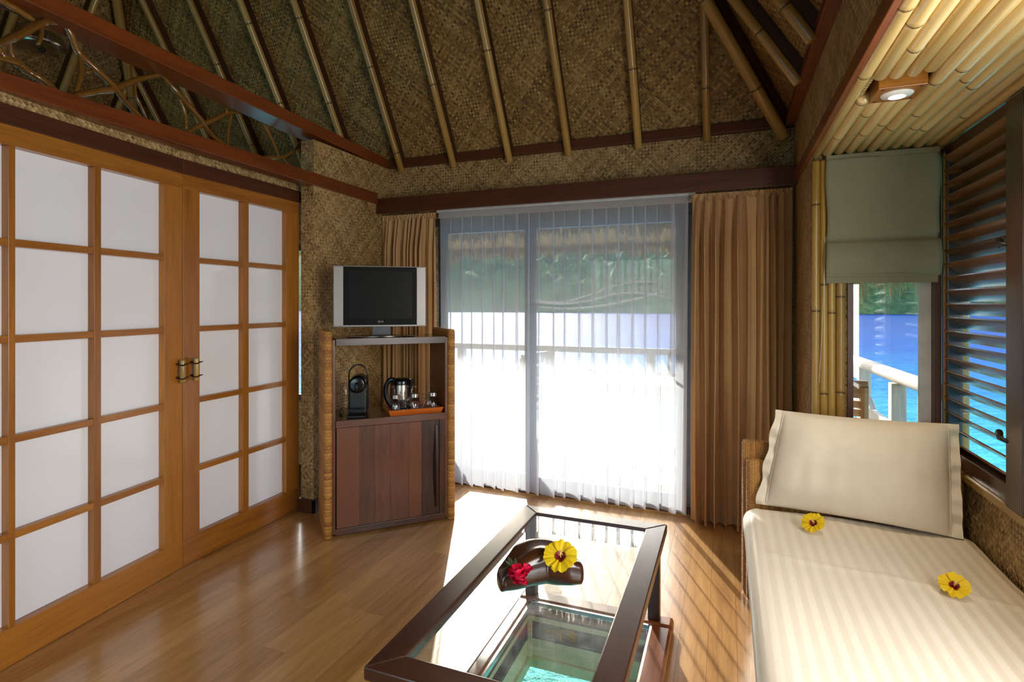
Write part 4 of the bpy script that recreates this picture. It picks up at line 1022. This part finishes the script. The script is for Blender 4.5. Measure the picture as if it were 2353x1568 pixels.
# ---- hibiscus flowers
def hibiscus(loc, r, tilt, rz, label, group=None, seed=1):
    e_ = empty('hibiscus_flower', loc, 0); e_.rotation_euler = (tilt, 0, rz); tag(e_, label, 'flower', group)
    rn3 = random.Random(seed)
    for k in range(5):
        a0 = 2 * pi * k / 5 + rn3.uniform(-.1, .1); cup = rn3.uniform(.45, .75)
        def pf(i, j):
            wv = (i - .5) * 2; wid = .72 * sin(pi * min(1, .12 + j * .62)) ** .8
            rr = r * (j * (1 - .10 * wv * wv) + .03 * j * sin(i * 19 + k))
            a = a0 + wv * (.30 + .62 * min(1, j * 2.2) - .12 * j * j)
            z = r * (.10 * wv * j + cup * j ** .7 * (1 - .45 * j) + .05 * j * sin(i * 17 + k * 2) + .03 * wv + .07 * j * j * sin(i * 29 + k))
            return Vector((rr * cos(a), rr * sin(a), z))
        MB().grid(pf, 14, 10).build('petal', M['petal_y'], e_, smooth=True)
    MB().lathe([(.0001, .02 * r), (.16 * r, .13 * r), (.29 * r, .27 * r)], 16).build('throat', M['redcore'], e_, smooth=True)
    st = MB().tube([(0, 0, .05 * r), (.03 * r, 0, .4 * r), (.08 * r, .02 * r, .75 * r)], [.05 * r, .04 * r, .035 * r], 8)
    for q in range(22):
        t = rn3.uniform(.35, 1); a = rn3.uniform(0, 2 * pi); c = Vector((.08 * r * t, .02 * r * t, .75 * r * t)); o_ = Vector((cos(a), sin(a), .3)) * .12 * r
        st.tube([c, c + o_ * .8, c + o_], [.008 * r, .008 * r, .03 * r], 5)
    st.build('stamen', M['stamen'], e_, smooth=True)
    MB().lathe([(.0001, -.16 * r), (.07 * r, -.12 * r), (.10 * r, .0), (.14 * r, .08 * r)], 10).build('calyx', M['leaf'], e_, smooth=True)
    return e_
hibiscus(onz(1288, 1284, TZ + .105), .058, radians(32), radians(8), 'yellow hibiscus flower resting on the dark driftwood bowl', None, 1)
BZ = .472
# pink rose
pk = empty('pink_flower', onz(1190, 1318, TZ + .075), radians(10)); tag(pk, 'magenta rose with a green leaf lying on the driftwood bowl', 'flower')
rn4 = random.Random(4)
def rose(c0, R_, n_, sd_):
    r5 = random.Random(sd_)
    for k in range(n_):
        t_ = (k + .5) / n_; a0 = k * 2.4 + sd_; el = 1.35 - 1.5 * t_          # inner petals upright, outer ones open
        dv = Vector((cos(a0) * cos(el), sin(a0) * cos(el) * .9, sin(el))); sv = Vector((-sin(a0), cos(a0), 0)); uv_ = dv.cross(sv)
        w0 = R_ * r5.uniform(.55, .75)
        def pf(i, j):
            wv = (i - .5) * 2; ww = w0 * sin(pi * min(1, .1 + j * .72)) ** .6
            return Vector(c0) + dv * (R_ * (.15 + .85 * j) * (1 - .12 * wv * wv)) + sv * (wv * ww) - uv_ * (R_ * .28 * (1 - wv * wv) * sin(pi * j * .8) - .05 * R_ * sin(i * 11 + k) * j)
        MB().grid(pf, 8, 6).build('petal', M['petal_p'], pk, smooth=True)
rose((0, -.006, 0), .033, 13, 1); rose((.014, -.030, -.012), .024, 8, 2); rose((.026, .016, .006), .022, 7, 3)
for s_, a in ((1, 2.3), (.8, 3.0), (.7, 1.7)):
    def lf(i, j):
        w = sin(pi * j) * .010 * s_ * (i - .5) * 2; l = .045 * s_ * j
        return Vector((-.012 + cos(a) * l - sin(a) * w, .010 + sin(a) * l + cos(a) * w, .012 + .02 * j - .3 * abs(w)))
    MB().grid(lf, 4, 8).build('leaf', M['leaf'], pk, smooth=True)

# ---- daybed
BX_0, BX_1, BY_0, BY_1 = .072, .938, .95, 2.865
bed = empty('daybed', ((BX_0 + BX_1) / 2, (BY_0 + BY_1) / 2, 0)); tag(bed, 'wicker-framed daybed made up with a white striped sheet in the nook', 'bed')
OB = bed.location.copy()
def bbox(nm, lo, hi, mat, bv=.004): return MB().box(Vector(lo) - OB, Vector(hi) - OB).build(nm, mat, bed, bevel=bv)
bbox('head_panel', (.070, 2.925, .0), (.94, 3.0, .745), M['wicker_fine'], .018)
bbox('head_panel', (.088, 2.868, .0), (.94, 2.928, .672), M['wicker_fine'], .014)
bbox('base', (.11, .98, .03), (.93, 2.868, .22), M['wicker_fine'], .01)
SW = BX_1 - BX_0
def sheet(i, j):
    y = BY_0 + (BY_1 - BY_0) * j
    s = i * 1.36 - .40          # metres across; negative part hangs down on the lounge side
    rad_ = .065
    ns = noise.noise(Vector((s * 3, y * 2.2, 1.0))) * .010 + noise.noise(Vector((s * 9, y * 7, 4.0))) * .003
    if s <= 0:
        x = BX_0 + .16 * -s + .012 * noise.noise(Vector((y * 5, s * 2, 7))) * min(1, -s * 8); z = BZ - rad_ + s
        if j > .97: pass
    elif s < rad_ * 1.57:
        a = s / rad_; x = BX_0 + rad_ * (1 - cos(a)); z = BZ - rad_ + rad_ * sin(a)
    else:
        x = min(BX_0 + rad_ + (s - rad_ * 1.57), BX_1); z = BZ
        if x > BX_1 - .05: z -= (x - BX_1 + .05) * .6
        yc = 2.33 - .18 * x
        z += .006 * math.exp(-((y - yc) / .012) ** 2)
        z += .004 * sin(4 * y + 9 * x) * .5
    z += ns * .8 * (1 if s > 0 else 0)
    if j > .95: z -= .05 * ((j - .95) / .05) ** 2
    return Vector((x, y, max(z, .03))) - OB
MB().grid(sheet, 90, 120, 1.36, BY_1 - BY_0).build('sheet', M['sheet'], bed, smooth=True)
bbox('mattress', (.10, .97, .22), (.93, 2.85, .44), M['pillow'], .03)

# ---- pillow
pl = empty('pillow', (.54, 2.80, BZ + .004)); tag(pl, 'large plump white pillow with flanged ends propped up on the daybed', 'pillow')
c00, c10, c11, c01 = onz(1737, 1158, .478), onz(2214, 1240, .478), ony(2203, 975, 2.79), ony(1782, 942, 2.85)
def pcore(i, j, side):
    b_ = c00.lerp(c10, i).lerp(c01.lerp(c11, i), j)
    nrm = (c10 - c00).cross(c01 - c00).normalized(); nrm = nrm if nrm.y < 0 else -nrm
    ii = (i - .05) / .90; core = 0 <= ii <= 1
    w = 0.0
    if core: w = (max(0, 1 - abs(2 * ii - 1) ** 3.2) ** .55) * (max(0, 1 - abs(2 * j - 1) ** 2.6) ** .55)
    th_ = (.100 if side > 0 else .075) * w * side
    wr = .004 * noise.noise(Vector((i * 7, j * 6, side))) * (1 if w > 0 else 0) + .006 * w * noise.noise(Vector((i * 16, j * 3, 2)))
    flg = (.012 * sin(j * 17 + i * 3) + .006 * sin(j * 41)) if (i < .05 or i > .95) else 0
    # concave edges pulled in between the corners
    pull = (c11 - c10) * (-.02 * sin(pi * i) * (j - .5) * 2) 
    out = b_ + nrm * (th_ + wr + flg * .8) + pull
    if i < .05: out += (c00 - c10).normalized() * (.005 * sin(j * 19)) * (1 - i / .05)
    if out.z < .474: out.z = .474
    return out - pl.location
pm = MB(); pm.grid(lambda i, j: pcore(i, j, 1), 80, 50, 1, 1); pm.grid(lambda i, j: pcore(i, j, -1), 80, 50, 1, 1, True)
pm.build('pillow_case', M['pillow'], pl, smooth=True)
for si in (.052, .948):
    MB().tube([Vector(pcore(si, j / 40, 1)) + Vector((0, -.002, 0)) for j in range(1, 40)], .0016, 5).build('flange_seam', M['pillow'], pl, smooth=True)

hibiscus(onz(1871, 1206, BZ + .030) + Vector((0, 0, .0)), .046, radians(42), radians(-35), 'yellow hibiscus flower lying on the sheet just in front of the pillow', None, 2)
hibiscus(onz(2192, 1350, BZ + .028), .043, radians(35), radians(-12), 'yellow hibiscus flower lying on the sheet near the louvred window wall', None, 3)

# ---- bedroom lamp seen through the fretwork
lp = CAM + ray(97, 97) * 4.02
bl_ = empty('bedroom_lamp', lp); tag(bl_, 'glass and chrome dome lamp hanging under the roof behind the branch fretwork', 'lamp')
MB().lathe([(.145, -.03), (.150, -.02), (.14, .03), (.10, .075), (.05, .09), (.03, .095)], 32).build('dome', thinglass('smoky_dome_glass', (.62, .6, .52, 1), 4.0, .03), bl_, smooth=True)
MB().lathe([(.02, -.055), (.06, -.052), (.13, -.042), (.148, -.03), (.152, -.022)], 32).build('rim', M['steel'], bl_, smooth=True)
MB().lathe([(.0001, -.075), (.016, -.072), (.022, -.058), (.022, -.05)], 16).build('finial', M['black'], bl_, smooth=True)
MB().tube([(0, 0, .09), (0, 0, .15), (0, 0, .50)], [.02, .012, .012], 12).build('stem', M['blackmatt'], bl_, smooth=True)

# ================================================================== OUTDOORS
DZ0 = -.06
dk = MB().box((-4.6, 4.02, DZ0 - .14), (1.35, 6.55, DZ0 - .03)).build('deck', M['greywood']); tag(dk, 'pale timber deck outside the sliding glass door', 'deck', kind='structure')
me0 = None; yy = 4.03
while yy < 6.5:
    if me0 is None:
        o = MB().box((-2.97, 0, 0), (2.97, .086, .03)).build('plank', M['deck'], dk, bevel=.002); me0 = o.data; o.location = (-1.62, yy, DZ0 - .03)
    else:
        o = bpy.data.objects.new('plank', me0); col.objects.link(o); o.parent = dk; o.location = (-1.62, yy, DZ0 - .03)
    yy += .095
# railings
def rail_post(par, x_, y_, h_=.86): MB().box((x_ - .045, y_ - .045, DZ0), (x_ + .045, y_ + .045, h_)).build('post', M['greywood'], par, bevel=.004)
rl = empty('deck_railing'); tag(rl, 'white timber railing along the far edge of the deck', 'railing')
for xq in (-4.4, -3.2, -2.0, -.8, .3): rail_post(rl, xq, 6.42)
for z_ in (.84, .58, .30): MB().box((-4.6, 6.37, z_), (1.0, 6.41, z_ + .07)).build('rail', M['greywood'], rl, bevel=.004)
rl2 = empty('deck_railing'); tag(rl2, 'white log-topped railing with diagonal brace outside the small window', 'railing')
pL0, pL1 = onz(1960, 828, .90), onz(2122, 887, .90)
dL = (pL1 - pL0).normalized()
MB().tube([pL0 - dL * 1.0, pL0, pL1, pL1 + dL * .35], [.045, .05, .048, .05], 12).build('log_rail', M['greywood'], rl2, smooth=True)
xr_ = 1.12
for u in (2062, 1985):
    q = onx(u, 900, xr_); rail_post(rl2, xr_, q.y, .86)
rail_post(rl2, xr_, 3.95, .86)
MB().box((xr_ - .02, 3.7, .45), (xr_ + .02, 6.3, .55)).build('rail', M['greywood'], rl2, bevel=.004)
q = onx(2062, 900, xr_)
MB().tube([(xr_, q.y + .02, .15), (xr_, q.y + .85, .60)], [.04, .04], 6).build('brace', M['greywood'], rl2)
# deck bench wall
be = empty('deck_bench', (-2.25, 4.7, DZ0)); tag(be, 'low grey boarded bench box at the side of the deck', 'bench')
MB().box((-.25, -.55, 0), (.04, .55, .46)).build('body', M['greywood'], be, bevel=.004)
MB().box((-.28, -.58, .46), (.07, .58, .50)).build('lid', M['deck'], be, bevel=.004)
# outdoor table and chairs
ot = empty('deck_table', (-.75, 5.55, DZ0)); tag(ot, 'pale slatted outdoor table on the deck', 'table')
for k in range(7): MB().box((-.45, -.36 + k * .104, .70), (.45, -.36 + k * .104 + .09, .725)).build('slat', M['greywood'], ot, bevel=.002)
for sx_ in (-1, 1):
    for sy_ in (-1, 1): MB().box((sx_ * .38 - .03, sy_ * .28 - .03, 0), (sx_ * .38 + .03, sy_ * .28 + .03, .70)).build('leg', M['greywood'], ot, bevel=.002)
for sy_ in (-1, 1): MB().box((-.41, sy_ * .28 - .012, .62), (.41, sy_ * .28 + .012, .70)).build('apron', M['greywood'], ot)
def deck_chair(loc, rz, label, mat, group):
    e_ = empty('deck_chair', loc, rz); tag(e_, label, 'chair', group)
    for k in range(6): MB().box((-.25, -.22 + k * .078, .415), (.25, -.22 + k * .078 + .066, .435)).build('seat_slat', mat, e_, bevel=.002)
    for sx_ in (-1, 1):
        MB().tube([(sx_ * .25, -.22, 0), (sx_ * .25, -.22, .62)], [.028, .028], 6).build('leg', mat, e_)
        MB().tube([(sx_ * .25, .20, 0), (sx_ * .25, .24, .42), (sx_ * .25, .36, .92)], [.028, .028, .026], 6).build('leg', mat, e_)
        MB().box((sx_ * .25 - .035, -.28, .62), (sx_ * .25 + .035, .30, .645)).build('armrest', mat, e_, bevel=.003)
    mtx_ = lambda z: .24 + (z - .42) * .24
    for k in range(6):
        z_ = .47 + k * .06; MB().box((-.24, mtx_(z_) - .008, z_), (.24, mtx_(z_) + .008, z_ + .048)).build('back_slat', mat, e_, bevel=.002)
    MB().box((-.27, mtx_(.84) - .015, .84), (.27, mtx_(.84) + .02, .96)).build('top_rail', mat, e_, bevel=.008)
    return e_
deck_chair((-1.55, 5.45, DZ0), radians(80), 'pale slatted chair at the deck table beside the bench box', M['greywood'], None)
deck_chair((.12, 5.35, DZ0), radians(-70), 'pale slatted chair at the deck table, turned towards the log railing', M['greywood'], None)
lc = onz(1980, 1000, -.0); 
deck_chair((.68, 4.70, DZ0), radians(170), 'weathered brown slatted chair outside the small window', M['chairwood'], None)
# eave posts
for xq in (-4.0, .62):
    p = tag(MB().tube([(xq, 6.25, DZ0), (xq, 6.25, 2.2)], [.06, .055], 12).build('verandah_post', M['greywood'], smooth=True), ('round pale verandah post at the corner of the deck near the log railing' if xq > 0 else 'round pale verandah post at the far corner of the deck'), 'post', kind='structure')
pq = MB(); bamboo_rod(pq, (0, 0, 0), (0, 0, 2.3), .032, 77, 14, .5)
tag(pq.build('verandah_post', M['bamboo_olive'], loc=(1.2, 3.7, DZ0), smooth=True), 'thin bamboo verandah post standing outside the louvred window', 'post', kind='structure')
# thatched eaves
ev = empty('thatched_eave'); tag(ev, 'dry palm thatch eave with ragged fringe over the deck', 'eave', kind='structure')
EY, EZ = 5.62, 2.02
MB().add([Vector(p) for p in ((-6.5, 4.02, 2.75), (1.9, 4.02, 2.75), (1.9, EY, EZ), (-6.5, EY, EZ), (-6.5, 4.02, 2.95), (1.9, 4.02, 2.95), (1.9, EY, EZ + .16), (-6.5, EY, EZ + .16))],
         [(0, 1, 2, 3), (7, 6, 5, 4), (3, 2, 6, 7), (0, 3, 7, 4), (1, 5, 6, 2)], [[(0, 0), (8.4, 0), (8.4, 1.7), (0, 1.7)]] * 5).build('thatch', M['thatch'], ev)
def fringe(name, par, fnp, n, l0, l1, w, seed):
    rn5 = random.Random(seed); m_ = MB()
    for k in range(n):
        p, ax, = fnp(rn5.random()); L_ = rn5.uniform(l0, l1) * (.7 + .5 * abs(noise.noise(Vector((p.x * 2.2, p.y * 2, seed))) * 2)); ww = rn5.uniform(.5, 1) * w
        t1 = ax * rn5.uniform(-.03, .03); tw_ = Vector((-ax.y, ax.x, 0)) * rn5.uniform(-.04, .04)
        a_ = ax * ww * .5
        m_.add([p - a_, p + a_, p + a_ * .8 + t1 + tw_ - Vector((0, 0, L_ * .6)), p - a_ * .8 + t1 + tw_ - Vector((0, 0, L_ * .6)), p + t1 * 2 + tw_ * 2 - Vector((0, 0, L_))],
               [(0, 1, 2, 3), (3, 2, 4)], [[(k, 0), (k + .02, 0), (k + .02, L_), (k, L_)], [(k, 0), (k + .02, 0), (k, L_)]])
    o_ = m_.build(name, M['thatch'], par); o_['kind'] = 'stuff'; return o_
fringe('fringe', ev, lambda t: (Vector((-6.4 + 8.2 * t, EY - .02 + .04 * random.random(), EZ + .06)), Vector((1, 0, 0))), 2600, .10, .22, .03, 3)
for row in range(3): fringe('fringe', ev, lambda t, row=row: (Vector((-6.4 + 8.2 * t, EY - .35 - .4 * row, EZ + .02 + .18 + .18 * row - .02)), Vector((1, 0, 0))), 700, .08, .15, .035, 9 + row)
ev2 = empty('thatched_eave'); tag(ev2, 'dry palm thatch eave with long strands hanging outside the nook windows', 'eave', kind='structure')
MB().add([Vector(p) for p in ((1.04, -1.0, 2.55), (1.04, 4.02, 2.55), (1.75, 4.4, 2.05), (1.75, -1.0, 2.05), (1.04, -1.0, 2.7), (1.04, 4.02, 2.7), (1.75, 4.4, 2.15), (1.75, -1.0, 2.15))],
         [(3, 2, 1, 0), (4, 5, 6, 7), (7, 6, 2, 3), (0, 4, 7, 3), (1, 2, 6, 5)], [[(0, 0), (5, 0), (5, .8), (0, .8)]] * 5).build('thatch', M['thatch'], ev2)
MB().add([Vector(p) for p in ((.50, 3.26, 2.5), (1.75, 3.26, 2.5), (1.75, 4.55, 1.93), (.50, 4.55, 1.93), (.50, 3.26, 2.6), (1.75, 3.26, 2.6), (1.75, 4.55, 2.03), (.50, 4.55, 2.03))],
         [(0, 1, 2, 3), (7, 6, 5, 4), (3, 2, 6, 7), (0, 3, 7, 4), (1, 5, 6, 2)], [[(0, 0), (1.2, 0), (1.2, 1.3), (0, 1.3)]] * 5).build('thatch', M['thatch'], ev2)
fringe('fringe', ev2, lambda t: (Vector((1.72 + .05 * random.random(), -1 + 5.3 * t, 2.08)), Vector((0, 1, 0))), 1500, .25, .50, .03, 21)
fringe('fringe', ev2, lambda t: (Vector((.52 + 1.2 * t, 4.53 + .04 * random.random(), 1.97)), Vector((1, 0, 0))), 330, .38, .74, .020, 22)
# sea
SEAZ = -2.2
so = MB().grid(lambda i, j: Vector(((i - .5) * 900, -60 + 420 * j, 0)), 6, 4).build('sea', M['sea'], loc=(0, 0, SEAZ)); tag(so, 'blue lagoon with turquoise shallows and glinting ripples', 'sea', kind='structure')
def hillf(i, j):
    x_ = -330 + 560 * i; y_ = 215 + 150 * j + 14 * noise.noise(Vector((i * 5, 0, 2)))
    hgt_ = 62 * (1 - (1 - j) ** 2.0) * (.75 + .5 * noise.noise(Vector((i * 4 + 3, j * 1.2, 1)))) 
    bmp = noise.noise(Vector((x_ * .11, y_ * .11, 0))) * 5 + noise.noise(Vector((x_ * .3, y_ * .3, 5))) * 3 + abs(noise.noise(Vector((x_ * .17, y_ * .17, 9)))) * 6
    return Vector((x_, y_, SEAZ - 1 + hgt_ + bmp * min(1, j * 9)))
ho = MB().grid(hillf, 330, 60).build('hills', M['hill'], smooth=True); tag(ho, 'green wooded hillside along the far shore of the lagoon', 'hill', kind='structure')
